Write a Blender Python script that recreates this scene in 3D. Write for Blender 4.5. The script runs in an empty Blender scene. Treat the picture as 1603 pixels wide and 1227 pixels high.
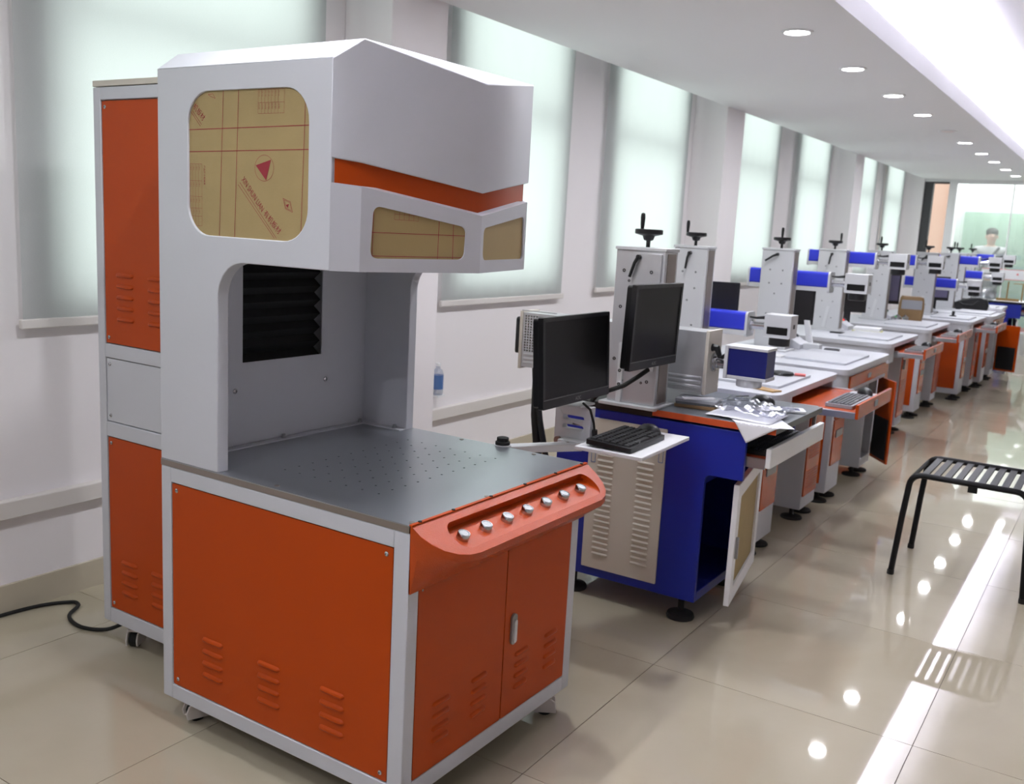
import bpy, bmesh, math, random
from mathutils import Vector, Matrix
from mathutils.geometry import tessellate_polygon
random.seed(7)
PI = math.pi
scn = bpy.context.scene
col = scn.collection

# ------------------------------------------------------------------ camera
cam_d = bpy.data.cameras.new('camera')
cam = bpy.data.objects.new('camera', cam_d)
col.objects.link(cam)
YAW, PITCH, ROLL, FPX = .56662, .172545, .053142, 1502.68
f = Vector((-math.sin(YAW) * math.cos(PITCH), math.cos(YAW) * math.cos(PITCH), -math.sin(PITCH)))
r0 = Vector((math.cos(YAW), math.sin(YAW), 0))
u0 = r0.cross(f)
rr = math.cos(ROLL) * r0 + math.sin(ROLL) * u0
uu = -math.sin(ROLL) * r0 + math.cos(ROLL) * u0
cam.matrix_world = Matrix(((rr.x, uu.x, -f.x, 0), (rr.y, uu.y, -f.y, 0), (rr.z, uu.z, -f.z, 1.39), (0, 0, 0, 1)))
cam_d.sensor_fit = 'HORIZONTAL'
cam_d.sensor_width = 36
cam_d.lens = FPX * 36 / 1603
cam_d.clip_start = .05
cam_d.dof.use_dof = True
cam_d.dof.focus_distance = 2.3
cam_d.dof.aperture_fstop = 6.3
scn.camera = cam

# ------------------------------------------------------------------ world, exposure
world = bpy.data.worlds.new('overcast_sky')
scn.world = world
world.use_nodes = True
bg = world.node_tree.nodes['Background']
bg.inputs['Color'].default_value = (.93, .98, .97, 1)
bg.inputs['Strength'].default_value = 1.62
vs = scn.view_settings
vs.view_transform = 'Standard'
vs.look = 'None'
vs.gamma = 1
vs.use_curve_mapping = False
vs.exposure = 0.88
LAMP_W = 5.4        # watts of each recessed downlight
COVE_W = 5.0        # watts per metre-long run of the cove strip (whole strip scaled below)

# ------------------------------------------------------------------ helpers
def lin(c):
    return tuple(((x / 255) / 12.92 if x / 255 <= .04045 else ((x / 255 + .055) / 1.055) ** 2.4) for x in c)

MATS = {}
def mat(name, rgb, rough=.5, metal=0.0, var=0.0, vscale=8.0, bump=0.0, bscale=300.0, spec=.5, coat=0.0, emit=None, estr=0.0, trans=0.0, alpha=1.0, ior=1.45, aniso=None):
    m = bpy.data.materials.new(name)
    m.use_nodes = True
    nt = m.node_tree
    b = nt.nodes['Principled BSDF']
    c = lin(rgb)
    b.inputs['Base Color'].default_value = (*c, 1)
    b.inputs['Roughness'].default_value = rough
    b.inputs['Metallic'].default_value = metal
    b.inputs['Specular IOR Level'].default_value = spec
    b.inputs['Coat Weight'].default_value = coat
    b.inputs['Coat Roughness'].default_value = .1
    b.inputs['IOR'].default_value = ior
    b.inputs['Transmission Weight'].default_value = trans
    b.inputs['Alpha'].default_value = alpha
    if emit:
        b.inputs['Emission Color'].default_value = (*lin(emit), 1)
        b.inputs['Emission Strength'].default_value = estr
    tc = nt.nodes.new('ShaderNodeTexCoord')
    if var > 0:
        n = nt.nodes.new('ShaderNodeTexNoise')
        n.inputs['Scale'].default_value = vscale
        n.inputs['Detail'].default_value = 4
        nt.links.new(tc.outputs['Object'], n.inputs['Vector'])
        mx = nt.nodes.new('ShaderNodeMixRGB')
        mx.blend_type = 'MIX'
        mx.inputs[1].default_value = (*[x * (1 - var) for x in c], 1)
        mx.inputs[2].default_value = (*[min(1, x * (1 + var)) for x in c], 1)
        nt.links.new(n.outputs['Fac'], mx.inputs[0])
        nt.links.new(mx.outputs[0], b.inputs['Base Color'])
    if bump > 0:
        n2 = nt.nodes.new('ShaderNodeTexNoise')
        n2.inputs['Scale'].default_value = bscale
        n2.inputs['Detail'].default_value = 2
        if aniso:
            mp = nt.nodes.new('ShaderNodeMapping')
            mp.inputs['Scale'].default_value = aniso
            nt.links.new(tc.outputs['Object'], mp.inputs['Vector'])
            nt.links.new(mp.outputs['Vector'], n2.inputs['Vector'])
        else:
            nt.links.new(tc.outputs['Object'], n2.inputs['Vector'])
        bp = nt.nodes.new('ShaderNodeBump')
        bp.inputs['Strength'].default_value = bump
        bp.inputs['Distance'].default_value = .002
        nt.links.new(n2.outputs['Fac'], bp.inputs['Height'])
        nt.links.new(bp.outputs['Normal'], b.inputs['Normal'])
    MATS[name] = m
    return m

mat('wall_paint', (243, 238, 240), .75, var=.015, vscale=3, bump=.05, bscale=120)
mat('ceiling_paint', (243, 243, 246), .8)
mat('trunking', (226, 220, 216), .5)
mat('skirting', (196, 186, 166), .25, var=.06, vscale=6)
mat('white_powder', (200, 201, 208), .42, bump=.12, bscale=500)
mat('grey_powder', (200, 201, 208), .42, bump=.12, bscale=500)
mat('orange_powder', (182, 68, 6), .42, spec=.25, bump=.10, bscale=450, var=.02)
mat('orange_fleck', (182, 68, 6), .3, spec=.5, bump=.5, bscale=420)
mat('orange_enamel', (182, 68, 6), .24, spec=.5, var=.02)
mat('steel_plate', (168, 172, 178), .33, metal=.85, var=.05, vscale=5, bump=.05, bscale=80, aniso=(1, 30, 1))
mat('steel_edge', (150, 140, 134), .4, metal=.7)
mat('chrome', (190, 190, 194), .2, metal=1.0)
mat('button_cap', (176, 178, 182), .35, metal=.3)
mat('handle_grey', (150, 150, 150), .35, metal=.4)
mat('kraft_paper', (168, 146, 100), .62, var=.05, vscale=14, bump=.1, bscale=200)
mat('red_ink', (150, 40, 52), .6)
mat('bellows', (22, 22, 23), .55)
mat('black_plastic', (24, 24, 27), .38, var=.05)
mat('black_screen', (22, 21, 22), .4, spec=.25)
mat('black_metal', (13, 13, 16), .5, spec=.3)
mat('rubber', (26, 26, 26), .7)
mat('caster_white', (214, 206, 202), .4)
mat('alu', (200, 201, 204), .34, metal=.55, bump=.05, bscale=60, aniso=(1, 1, 20))
mat('alu_plain', (206, 207, 210), .45, metal=.25)
mat('alu_white', (214, 215, 218), .45)
mat('blue_enamel', (28, 44, 150), .35)
mat('blue_anod', (48, 60, 205), .3, var=.03)
mat('navy_anod', (26, 32, 104), .35)
mat('beige_metal', (206, 199, 188), .5, bump=.05)
mat('black_top', (30, 30, 32), .4)
mat('grey_board', (92, 96, 100), .35, var=.12, vscale=20)
mat('orange_edge', (196, 78, 34), .5, var=.25, vscale=25)
mat('paper', (232, 232, 236), .7)
mat('paper_yellow', (224, 222, 150), .7)
mat('grey_plastic', (150, 152, 158), .45)
mat('keys', (36, 36, 39), .45)
mat('grey_keys', (84, 84, 90), .45)
mat('slide', (170, 172, 176), .3, metal=.8)
mat('red_light', (220, 60, 60), .3, emit=(220, 40, 40), estr=.5)
mat('green_light', (40, 200, 110), .3, emit=(30, 200, 100), estr=.6)
mat('lamp_disc', (255, 255, 255), .5, emit=(255, 252, 255), estr=14)
mat('lamp_off', (240, 226, 226), .5)
mat('led', (255, 255, 255), .5, emit=(240, 238, 255), estr=25)
mat('green_wall', (164, 188, 172), .6)
mat('pink_strip', (226, 120, 118), .5)
mat('peach_brick', (188, 148, 134), .8, var=.05, vscale=30)
mat('dark_frame', (66, 66, 68), .5)
mat('white_gloss', (236, 236, 238), .35)
mat('brass', (140, 112, 66), .4, metal=.5)
mat('leaf', (96, 112, 80), .5)
mat('terracotta', (150, 90, 66), .6)
mat('skin', (214, 172, 156), .5)
mat('hair', (40, 34, 34), .6)
mat('shirt', (186, 182, 188), .8)
mat('trousers', (66, 66, 78), .8)
mat('brown_card', (140, 112, 78), .6, var=.2, vscale=12)
mat('bag_black', (26, 26, 27), .5, bump=.4, bscale=25)
mat('violet_screen_glare', (112, 108, 136), .25)  # violet glare on the dark screens, painted into the base colour
mat('grey_screen', (30, 29, 32), .3)
mat('blue_label', (86, 120, 176), .4)
mat('wood_edge', (170, 134, 84), .5)

def glassmat(name, rgb, fac, rough=.0):
    m = bpy.data.materials.new(name)
    m.use_nodes = True
    nt = m.node_tree
    nt.nodes.clear()
    out = nt.nodes.new('ShaderNodeOutputMaterial')
    tr = nt.nodes.new('ShaderNodeBsdfTransparent')
    tr.inputs['Color'].default_value = (*lin(rgb), 1)
    gl = nt.nodes.new('ShaderNodeBsdfGlossy')
    gl.inputs['Roughness'].default_value = rough
    mx = nt.nodes.new('ShaderNodeMixShader')
    mx.inputs[0].default_value = fac
    nt.links.new(tr.outputs[0], mx.inputs[1])
    nt.links.new(gl.outputs[0], mx.inputs[2])
    nt.links.new(mx.outputs[0], out.inputs['Surface'])
    MATS[name] = m
glassmat('pane_glass', (246, 250, 248), .06)
glassmat('partition_glass', (240, 246, 243), .08, .02)
glassmat('clear_plastic', (244, 245, 250), .22, .18)
glassmat('bottle_plastic', (236, 240, 246), .18, .1)

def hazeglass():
    # haze over the partition glass, put into its material as a diffuse share
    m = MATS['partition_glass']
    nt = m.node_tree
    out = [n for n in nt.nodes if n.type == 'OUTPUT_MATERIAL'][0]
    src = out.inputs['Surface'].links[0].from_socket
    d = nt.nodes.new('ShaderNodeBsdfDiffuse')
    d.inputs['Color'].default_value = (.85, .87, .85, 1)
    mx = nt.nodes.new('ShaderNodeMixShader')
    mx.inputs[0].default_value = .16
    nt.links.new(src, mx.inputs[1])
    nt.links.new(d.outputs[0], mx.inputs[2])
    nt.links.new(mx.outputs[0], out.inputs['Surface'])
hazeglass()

def blindmat():
    m = bpy.data.materials.new('blind_fabric')
    m.use_nodes = True
    nt = m.node_tree
    nt.nodes.clear()
    out = nt.nodes.new('ShaderNodeOutputMaterial')
    df = nt.nodes.new('ShaderNodeBsdfDiffuse')
    tl = nt.nodes.new('ShaderNodeBsdfTranslucent')
    tc = nt.nodes.new('ShaderNodeTexCoord')
    mp = nt.nodes.new('ShaderNodeMapping')
    mp.inputs['Scale'].default_value = (1, 60, 220)
    nz = nt.nodes.new('ShaderNodeTexNoise')
    nz.inputs['Scale'].default_value = 3
    nz.inputs['Detail'].default_value = 3
    nt.links.new(tc.outputs['Object'], mp.inputs['Vector'])
    nt.links.new(mp.outputs['Vector'], nz.inputs['Vector'])
    rp = nt.nodes.new('ShaderNodeValToRGB')
    rp.color_ramp.elements[0].color = (.65, .67, .66, 1)
    rp.color_ramp.elements[1].color = (.79, .82, .81, 1)
    nt.links.new(nz.outputs['Fac'], rp.inputs['Fac'])
    df.inputs['Color'].default_value = (.52, .54, .54, 1)
    nt.links.new(rp.outputs['Color'], tl.inputs['Color'])
    mx = nt.nodes.new('ShaderNodeMixShader')
    mx.inputs[0].default_value = .56
    nt.links.new(df.outputs[0], mx.inputs[1])
    nt.links.new(tl.outputs[0], mx.inputs[2])
    nt.links.new(mx.outputs[0], out.inputs['Surface'])
    MATS['blind_fabric'] = m
blindmat()

def tilemat():
    m = bpy.data.materials.new('floor_tile')
    m.use_nodes = True
    nt = m.node_tree
    b = nt.nodes['Principled BSDF']
    b.inputs['Roughness'].default_value = .03
    b.inputs['Specular IOR Level'].default_value = .62
    tc = nt.nodes.new('ShaderNodeTexCoord')
    oi = nt.nodes.new('ShaderNodeObjectInfo')
    ad = nt.nodes.new('ShaderNodeVectorMath')
    ad.operation = 'ADD'
    nt.links.new(tc.outputs['Object'], ad.inputs[0])
    cmb = nt.nodes.new('ShaderNodeCombineXYZ')
    ml = nt.nodes.new('ShaderNodeMath')
    ml.operation = 'MULTIPLY'
    ml.inputs[1].default_value = 40
    nt.links.new(oi.outputs['Random'], ml.inputs[0])
    nt.links.new(ml.outputs[0], cmb.inputs['Z'])
    nt.links.new(cmb.outputs[0], ad.inputs[1])
    n = nt.nodes.new('ShaderNodeTexNoise')
    n.inputs['Scale'].default_value = 2.2
    n.inputs['Detail'].default_value = 6
    n.inputs['Distortion'].default_value = .4
    nt.links.new(ad.outputs[0], n.inputs['Vector'])
    rp = nt.nodes.new('ShaderNodeValToRGB')
    rp.color_ramp.elements[0].color = (*lin((181, 171, 150)), 1)
    rp.color_ramp.elements[1].color = (*lin((190, 181, 161)), 1)
    rp.color_ramp.elements[0].position = .3
    rp.color_ramp.elements[1].position = .7
    nt.links.new(n.outputs['Fac'], rp.inputs['Fac'])
    nt.links.new(rp.outputs['Color'], b.inputs['Base Color'])
    MATS['floor_tile'] = m
tilemat()
mat('grout', (120, 112, 100), .8)


class MB:
    """collects shapes, links them as one mesh object"""
    def __init__(s):
        s.v = []
        s.f = []
        s.T = None
    def add(s, vs_, fs):
        k = len(s.v)
        s.v += [tuple(s.T @ Vector(p)) for p in vs_] if s.T is not None else [tuple(p) for p in vs_]
        s.f += [tuple(i + k for i in q) for q in fs]
        return s
    def box(s, x0, x1, y0, y1, z0, z1):
        x0, x1 = min(x0, x1), max(x0, x1)
        y0, y1 = min(y0, y1), max(y0, y1)
        z0, z1 = min(z0, z1), max(z0, z1)
        return s.add([(x0, y0, z0), (x1, y0, z0), (x1, y1, z0), (x0, y1, z0), (x0, y0, z1), (x1, y0, z1), (x1, y1, z1), (x0, y1, z1)],
                     [(0, 3, 2, 1), (4, 5, 6, 7), (0, 1, 5, 4), (1, 2, 6, 5), (2, 3, 7, 6), (3, 0, 4, 7)])
    def plate(s, loops, a, b, M):
        """flat plate with holes: loops of 2-D points (first outer), extruded a..b; M(p, q, d) maps to 3-D"""
        tri = tessellate_polygon([[Vector((x, y, 0)) for x, y in L] for L in loops])
        pts = [p for L in loops for p in L]
        n = len(pts)
        vs_ = [M(x, y, a) for x, y in pts] + [M(x, y, b) for x, y in pts]
        fs = [tuple(t) for t in tri] + [tuple(i + n for i in reversed(t)) for t in tri]
        k = 0
        for L in loops:
            m = len(L)
            for i in range(m):
                j = (i + 1) % m
                fs.append((k + i, k + j, k + j + n, k + i + n))
            k += m
        s.add(vs_, fs)
        return s
    def cyl(s, p0, p1, r, seg=16, r2=None, caps=True):
        p0, p1 = Vector(p0), Vector(p1)
        r2 = r if r2 is None else r2
        d = (p1 - p0).normalized()
        a = d.orthogonal().normalized()
        b = d.cross(a)
        vs_ = []
        for P, R in ((p0, r), (p1, r2)):
            for i in range(seg):
                t = 2 * PI * i / seg
                vs_.append(P + R * (math.cos(t) * a + math.sin(t) * b))
        fs = [(i, (i + 1) % seg, (i + 1) % seg + seg, i + seg) for i in range(seg)]
        if caps:
            fs += [tuple(reversed(range(seg))), tuple(range(seg, 2 * seg))]
        return s.add(vs_, fs)
    def lathe(s, prof, seg=20, c=(0, 0, 0)):
        vs_, fs = [], []
        for r, z in prof:
            for i in range(seg):
                t = 2 * PI * i / seg
                vs_.append((c[0] + r * math.cos(t), c[1] + r * math.sin(t), c[2] + z))
        n = len(prof)
        for k in range(n - 1):
            for i in range(seg):
                j = (i + 1) % seg
                fs.append((k * seg + i, k * seg + j, (k + 1) * seg + j, (k + 1) * seg + i))
        fs += [tuple(reversed(range(seg))), tuple(range((n - 1) * seg, n * seg))]
        return s.add(vs_, fs)
    def tube(s, pts, r, seg=8, closed=False):
        pts = [Vector(p) for p in pts]
        n = len(pts)
        rs = r if isinstance(r, (list, tuple)) else [r] * n
        vs_, fs = [], []
        prev = None
        for i, p in enumerate(pts):
            d = (pts[min(i + 1, n - 1)] - pts[max(i - 1, 0)]).normalized()
            if prev is None:
                a = d.orthogonal().normalized()
            else:
                a = (prev - d * prev.dot(d)).normalized()
            prev = a
            b = d.cross(a)
            for k in range(seg):
                t = 2 * PI * k / seg
                vs_.append(p + rs[i] * (math.cos(t) * a + math.sin(t) * b))
        for i in range(n - 1):
            for k in range(seg):
                j = (k + 1) % seg
                fs.append((i * seg + k, i * seg + j, (i + 1) * seg + j, (i + 1) * seg + k))
        fs += [tuple(reversed(range(seg))), tuple(range((n - 1) * seg, n * seg))]
        return s.add(vs_, fs)
    def sphere(s, c, rx, ry, rz, seg=14, rings=9):
        prof = [(max(.001, math.sin(PI * i / rings)), -math.cos(PI * i / rings)) for i in range(rings + 1)]
        m = MB().lathe(prof, seg)
        return s.add([(c[0] + p[0] * rx, c[1] + p[1] * ry, c[2] + p[2] * rz) for p in m.v], m.f)
    def mesh(s, name, m, angle=35):
        me = bpy.data.meshes.new(name)
        me.from_pydata(s.v, [], s.f)
        bm = bmesh.new()
        bm.from_mesh(me)
        bmesh.ops.recalc_face_normals(bm, faces=bm.faces)
        bm.to_mesh(me)
        bm.free()
        me.polygons.foreach_set('use_smooth', [True] * len(me.polygons))
        me.set_sharp_from_angle(angle=math.radians(angle))
        me.materials.append(MATS[m])
        return me
    def build(s, name, m, parent=None, bevel=0.0, seg=2, loc=None, rot=None):
        o = bpy.data.objects.new(name, s.mesh(name, m))
        col.objects.link(o)
        if parent is not None:
            o.parent = parent
        if loc is not None:
            o.location = loc
        if rot is not None:
            o.rotation_euler = rot
        if bevel > 0:
            b = o.modifiers.new('bevel', 'BEVEL')
            b.width = bevel
            b.segments = seg
            b.limit_method = 'ANGLE'
            b.angle_limit = math.radians(40)
            b.harden_normals = False
        return o

def inst(name, me, parent=None, loc=(0, 0, 0), rot=(0, 0, 0), scale=None):
    o = bpy.data.objects.new(name, me)
    col.objects.link(o)
    if parent is not None:
        o.parent = parent
    o.location = loc
    o.rotation_euler = rot
    if scale:
        o.scale = scale
    return o
def tag(o, label, cat, group=None):
    o['label'] = label
    o['category'] = cat
    if group:
        o['group'] = group
    return o
def thing(name, label, cat, loc=(0, 0, 0), rotz=0, group=None):
    o = bpy.data.objects.new(name, None)
    o.empty_display_size = .1
    col.objects.link(o)
    o.location = loc
    o.rotation_euler = (0, 0, rotz)
    return tag(o, label, cat, group)
def struct(o, label=None):
    o['kind'] = 'structure'
    if label:
        o['label'] = label
    return o
def rrect(x0, x1, y0, y1, r, n=6):
    """rounded rectangle, counter-clockwise"""
    out = []
    for cx, cy, a in ((x1 - r, y0 + r, -PI / 2), (x1 - r, y1 - r, 0), (x0 + r, y1 - r, PI / 2), (x0 + r, y0 + r, PI)):
        for i in range(n + 1):
            t = a + PI / 2 * i / n
            out.append((cx + r * math.cos(t), cy + r * math.sin(t)))
    return out
def rpoly(pts, r, n=5):
    """any polygon with its corners rounded"""
    out = []
    m = len(pts)
    for i in range(m):
        p, a, b = Vector(pts[i]), Vector(pts[i - 1]), Vector(pts[(i + 1) % m])
        da, db = (a - p).normalized(), (b - p).normalized()
        h = da.angle(db) / 2
        t = min(r / math.tan(h), (a - p).length * .48, (b - p).length * .48)
        q0, q1 = p + da * t, p + db * t
        for k in range(n + 1):
            w = k / n
            out.append(tuple((1 - w) ** 2 * q0 + 2 * w * (1 - w) * p + w * w * q1))
    return out
def text_mesh(body, size, m):
    cu = bpy.data.curves.new('t', 'FONT')
    cu.body = body
    cu.size = size
    ob = bpy.data.objects.new('t', cu)
    col.objects.link(ob)
    dg = bpy.context.evaluated_depsgraph_get()
    me = bpy.data.meshes.new_from_object(ob.evaluated_get(dg))
    vs_ = [tuple(v.co) for v in me.vertices]
    fs = [tuple(p.vertices) for p in me.polygons]
    bpy.data.objects.remove(ob)
    bpy.data.meshes.remove(me)
    return vs_, fs

# ------------------------------------------------------------------ the room
XW, XP, XR = -3.07, -2.80, 3.4          # window wall, pier face, far right wall
YN, YE = -4.4, 15.4                     # wall behind the camera, end of the hall
ZC, ZU = 2.365, 2.70                    # lowered ceiling, raised ceiling
XL = -1.195                             # lip of the lowered ceiling

fl = MB().box(XW - .25, XR + .2, YN - .2, 19.2, -.12, -.0025).build('floor', 'grout')
struct(fl)
cache = {}
xs = [XW] + [-1.15 + .8 * k for k in range(-2, 6)] + [XR]
ys = [YN] + [2.755 + .8 * k for k in range(-8, 16)] + [YE]
for i in range(len(xs) - 1):
    for j in range(len(ys) - 1):
        w, l = xs[i + 1] - xs[i], ys[j + 1] - ys[j]
        if w < .02 or l < .02:
            continue
        key = (round(w, 3), round(l, 3))
        if key not in cache:
            g = .0011
            cache[key] = MB().plate([rrect(g, w - g, g, l - g, .002, 2)], -.012, 0, lambda x, y, d: (x, y, d)).mesh('tile', 'floor_tile')
        inst('tile', cache[key], fl, (xs[i], ys[j], 0))

# windows: (y0, y1) of the blinds along the window wall and of the openings behind them
BL = [(-2.25, -.95), (.03, 1.32), (1.76, 3.16), (4.03, 5.31), (5.75, 7.14), (8.03, 9.35), (9.87, 11.17), (12.08, 13.42), (13.9, 15.2)]
OPEN = []
for i, (a, b) in enumerate(BL):
    OPEN.append((a + .11, b - .07) if i % 2 else (a + .15, b - .08))
ZS = 1.035                               # sill
wl = MB()
y = YN
for a, b in OPEN:
    wl.box(XW - .14, XW, y, a, 0, 2.75)
    wl.box(XW - .14, XW, a, b, 0, ZS)
    y = b
wl.box(XW - .14, XW, y, YE + .3, 0, 2.75)
wall_left = struct(wl.build('wall_left', 'wall_paint'))
for n, (a, b) in enumerate([(-.73, -.33), (3.30, 3.69), (7.27, 7.66), (11.3, 11.68), (15.36, 15.8)]):
    MB().box(XW, XP, a, b, 0, 2.75).build('pier', 'wall_paint', wall_left, bevel=.004)
for n, (a, b) in enumerate(OPEN):
    w = bpy.data.objects.new('window_%d' % (n + 1), None)
    col.objects.link(w)
    w.location = (XW - .09, (a + b) / 2, ZS)
    struct(w)
    h = (b - a) / 2
    fr = MB()
    fr.box(-.03, .03, -h, -h + .05, 0, 1.7).box(-.03, .03, h - .05, h, 0, 1.7).box(-.03, .03, -h, h, 0, .05)
    fr.build('window_frame', 'white_gloss', w)
    MB().box(-.03, .03, -h + .05, h - .05, .955, 1.025).build('transom', 'white_gloss', w)
    MB().box(-.004, .004, -h + .05, h - .05, .05, .955).build('pane', 'pane_glass', w)
    MB().box(-.004, .004, -h + .05, h - .05, 1.025, 1.7).build('pane', 'pane_glass', w)
# skirting and cable trunking along the bays (between the piers)
sk, tk = MB(), MB()
yy = [YN, -.73, -.33, 3.30, 3.69, 7.27, 7.66, 11.3, 11.68, 15.36]
for k in range(0, 10, 2):
    a, b = yy[k], yy[k + 1]
    sk.box(XW, XW + .012, a, b, 0, .1)
    tk.box(XW, XW + .035, a, b, .335, .398)
struct(sk.build('baseboard_left', 'skirting'))
struct(tk.build('trim_1', 'trunking', bevel=.004))

# ceilings
ce = MB().box(XP, XL - .02, YN, YE, ZC, ZC + .03).build('ceiling', 'ceiling_paint')
struct(ce)
MB().box(XL - .02, XL, YN, YE, ZC, ZC + .105).build('ceiling_lip', 'ceiling_paint', ce)
MB().box(XL - .35, XR, YN, YE, ZU, ZU + .08).build('raised_ceiling', 'ceiling_paint', ce)
MB().box(XL - .37, XL - .35, YN, YE, ZC + .03, ZU).build('cove_back', 'ceiling_paint', ce)
MB().box(XW - .22, XP, YN, YE + .3, 2.75, 2.8).build('blind_pocket', 'ceiling_paint', ce)
MB().box(XP - .02, XP, YN, YE, ZC + .03, 2.75).build('pocket_side', 'ceiling_paint', ce)
struct(MB().box(XR, XR + .2, YN, 19.2, 0, 2.9).build('wall_right', 'wall_paint'))
struct(MB().box(XW - .22, XR + .2, YN - .2, YN, 0, 2.9).build('wall_near', 'wall_paint'))

# cove strips: LED tape lying behind each lip, shining up at the raised ceiling
for sx, x in ((1, XL - .12),):
    st = MB().box(x - .012, x + .012, YN + .1, YE - .1, ZC + .031, ZC + .038).build('cove_light', 'led')
    tag(st, 'long LED strip behind the lip of the lowered ceiling', 'light strip')
    ld = bpy.data.lights.new('cove_area', 'AREA')
    ld.shape = 'RECTANGLE'
    ld.size = .05
    ld.size_y = YE - YN - .2
    ld.energy = COVE_W * (YE - YN)
    ld.color = (.90, .88, 1.0)
    lo = bpy.data.objects.new('cove_area', ld)
    col.objects.link(lo)
    lo.parent = st
    lo.location = (x, (YN + YE) / 2, ZC + .042)
    lo.rotation_euler = (PI, 0, 0)

# recessed downlights
def downlight(x, y, on, label, z=ZC, off=''):
    t = thing('downlight' + off, label, 'ceiling light', (x, y, z), 0, 'recessed round downlights')
    MB().lathe([(.075, 0), (.075, -.006), (.062, -.008), (.058, -.004), (.058, 0)], 28).build('trim_ring', 'white_gloss', t)
    MB().lathe([(.0575, -.001), (.0575, -.0055), (.03, -.0065), (.001, -.0066)], 28).build('diffuser', 'lamp_disc' if on else 'lamp_off', t)
    if on:
        ld = bpy.data.lights.new('downlight_lamp' + off, 'AREA')
        ld.shape = 'DISK'
        ld.size = .1
        ld.energy = LAMP_W
        ld.color = (.94, .96, 1.0)
        lo = bpy.data.objects.new('downlight_lamp' + off, ld)
        col.objects.link(lo)
        lo.parent = t
        lo.location = (0, 0, -.012)
yl = [4.74, 5.81, 6.89, 7.92, 9.05, 10.03, 11.15, 12.18, 13.3, 14.4]
for k, y in enumerate(yl):
    downlight(-1.515, y, k != 4, 'unlit round recessed downlight in the lowered ceiling' if k == 4 else 'glowing round recessed downlight ' + [
        'above the first white desk behind the blue cabinet', 'above the second white desk', 'above the near end of the third white desk', 'between the third and fourth white desks', '',
        'above the fifth white desk', 'above the sixth white desk with the bag', 'above the seventh white desk', 'just before the far blue cabinet', 'last before the glass partition'][k])
# the same row runs on over the workstation, above the upper edge of the picture
downlight(-1.515, 3.67, True, 'glowing round recessed downlight above the near blue cabinet', off='_offscreen')
downlight(-1.515, 2.60, True, 'glowing round recessed downlight above the swing arm monitor', off='_offscreen')
downlight(-1.515, 1.53, True, 'glowing round recessed downlight above the big orange workstation', off='_offscreen')
for y in (.46, -.61):
    downlight(-1.515, y, True, 'glowing round recessed downlight over the bare floor before the workstation', off='_offscreen')

# roller blinds
def blind(n, a, b):
    zb = .945 if n % 2 else .968
    names = ['furthest along the wall from the tower cabinet, past the pier', 'on the window one further than the tower cabinet window', 'on the window beside the tall tower cabinet',
             'on the window behind the big orange machine', 'on the window behind the blue desk columns', 'on the window behind the first white columns',
             'on the window behind the third white desk', 'on the narrow-looking window far down the hall', 'on the last window before the end wall']
    t = thing('roller_blind', 'pale translucent roller blind ' + names[n], 'blind', (XW + .03, (a + b) / 2, zb), 0, 'roller blinds on the window wall')
    h = (b - a) / 2
    m = MB()
    # cloth: a thin sheet with very gentle waves
    N = 24
    vs_, fs = [], []
    for j, z in enumerate((.028, 1.74)):
        for i in range(N + 1):
            yv = -h + .01 + (2 * h - .02) * i / N
            vs_.append((.004 * math.sin(i * 1.9 + n) * (1 if j == 0 else .3), yv, z))
    for i in range(N):
        fs.append((i, i + 1, N + 2 + i, N + 1 + i))
    m.add(vs_, fs)
    m.build('blind_cloth', 'blind_fabric', t)
    MB().box(-.008, .012, -h, h, 0, .032).build('bottom_rail', 'trunking', t, bevel=.004)
    MB().cyl((0, -h, 1.745), (0, h, 1.745), .02, 12).build('roller', 'white_gloss', t)
for n, (a, b) in enumerate(BL):
    blind(n, a, b)

# end of the hall: dark window frame, sunlit wall outside, white post, glazed partition with a green room behind
end = MB()
end.box(-2.46, -2.35, YE, YE + .12, 0, 2.8)
end.box(-2.80, -2.46, YE, YE + .12, 2.33, 2.8)
end.box(-2.80, -2.46, YE, YE + .12, 0, .9)
wall_end = struct(end.build('wall_end', 'white_gloss'))
wf = bpy.data.objects.new('window_10', None)
col.objects.link(wf)
wf.location = (-2.63, YE + .04, .9)
struct(wf)
MB().box(-.17, -.05, -.03, .08, 0, 1.43).build('window_frame', 'dark_frame', wf)
MB().box(-.05, .17, -.03, .08, 1.405, 1.43).build('window_head', 'dark_frame', wf)
MB().box(-.05, .17, .02, .03, 0, 1.405).build('pane', 'pane_glass', wf)
ob = MB().box(-5.6, -2.75, 18.4, 18.6, 0, 4.2)
tag(ob.build('outside_wall', 'peach_brick'), 'sunlit peach brick wall seen through the end window', 'wall')
gp = bpy.data.objects.new('window_11', None)
col.objects.link(gp)
gp.location = (-2.35, YE, 0)
struct(gp)
wdt = XR + 2.35
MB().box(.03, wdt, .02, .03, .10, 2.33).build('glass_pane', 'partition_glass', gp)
MB().box(.73, .745, .0, .05, .1, 2.36).build('glass_joint', 'white_gloss', gp)
MB().box(0, wdt, -.01, .06, .0, .10).build('base_rail', 'white_gloss', gp)
MB().box(0, wdt, -.012, .062, 2.31, 2.45).build('head_rail', 'white_gloss', gp)
MB().box(.46, wdt, .012, .018, .985, 1.125).build('sticker_band', 'paper', gp)
MB().box(.46, wdt, .010, .0115, 1.122, 1.129).build('sticker_line', 'pink_strip', gp)
MB().box(.46, wdt, .010, .0115, .981, .988).build('sticker_line', 'pink_strip', gp)
lg = MB().lathe([(.014, 0), (.014, .002)], 16)
lg.v = [(x + .93, .008 + z, y + 1.065) for x, y, z in lg.v]
lg.build('sticker_emblem', 'pink_strip', gp)
struct(MB().box(-2.35, XR, YE - .42, YE - .012, 0, .03).build('trim_2', 'white_gloss', bevel=.004))
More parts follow.
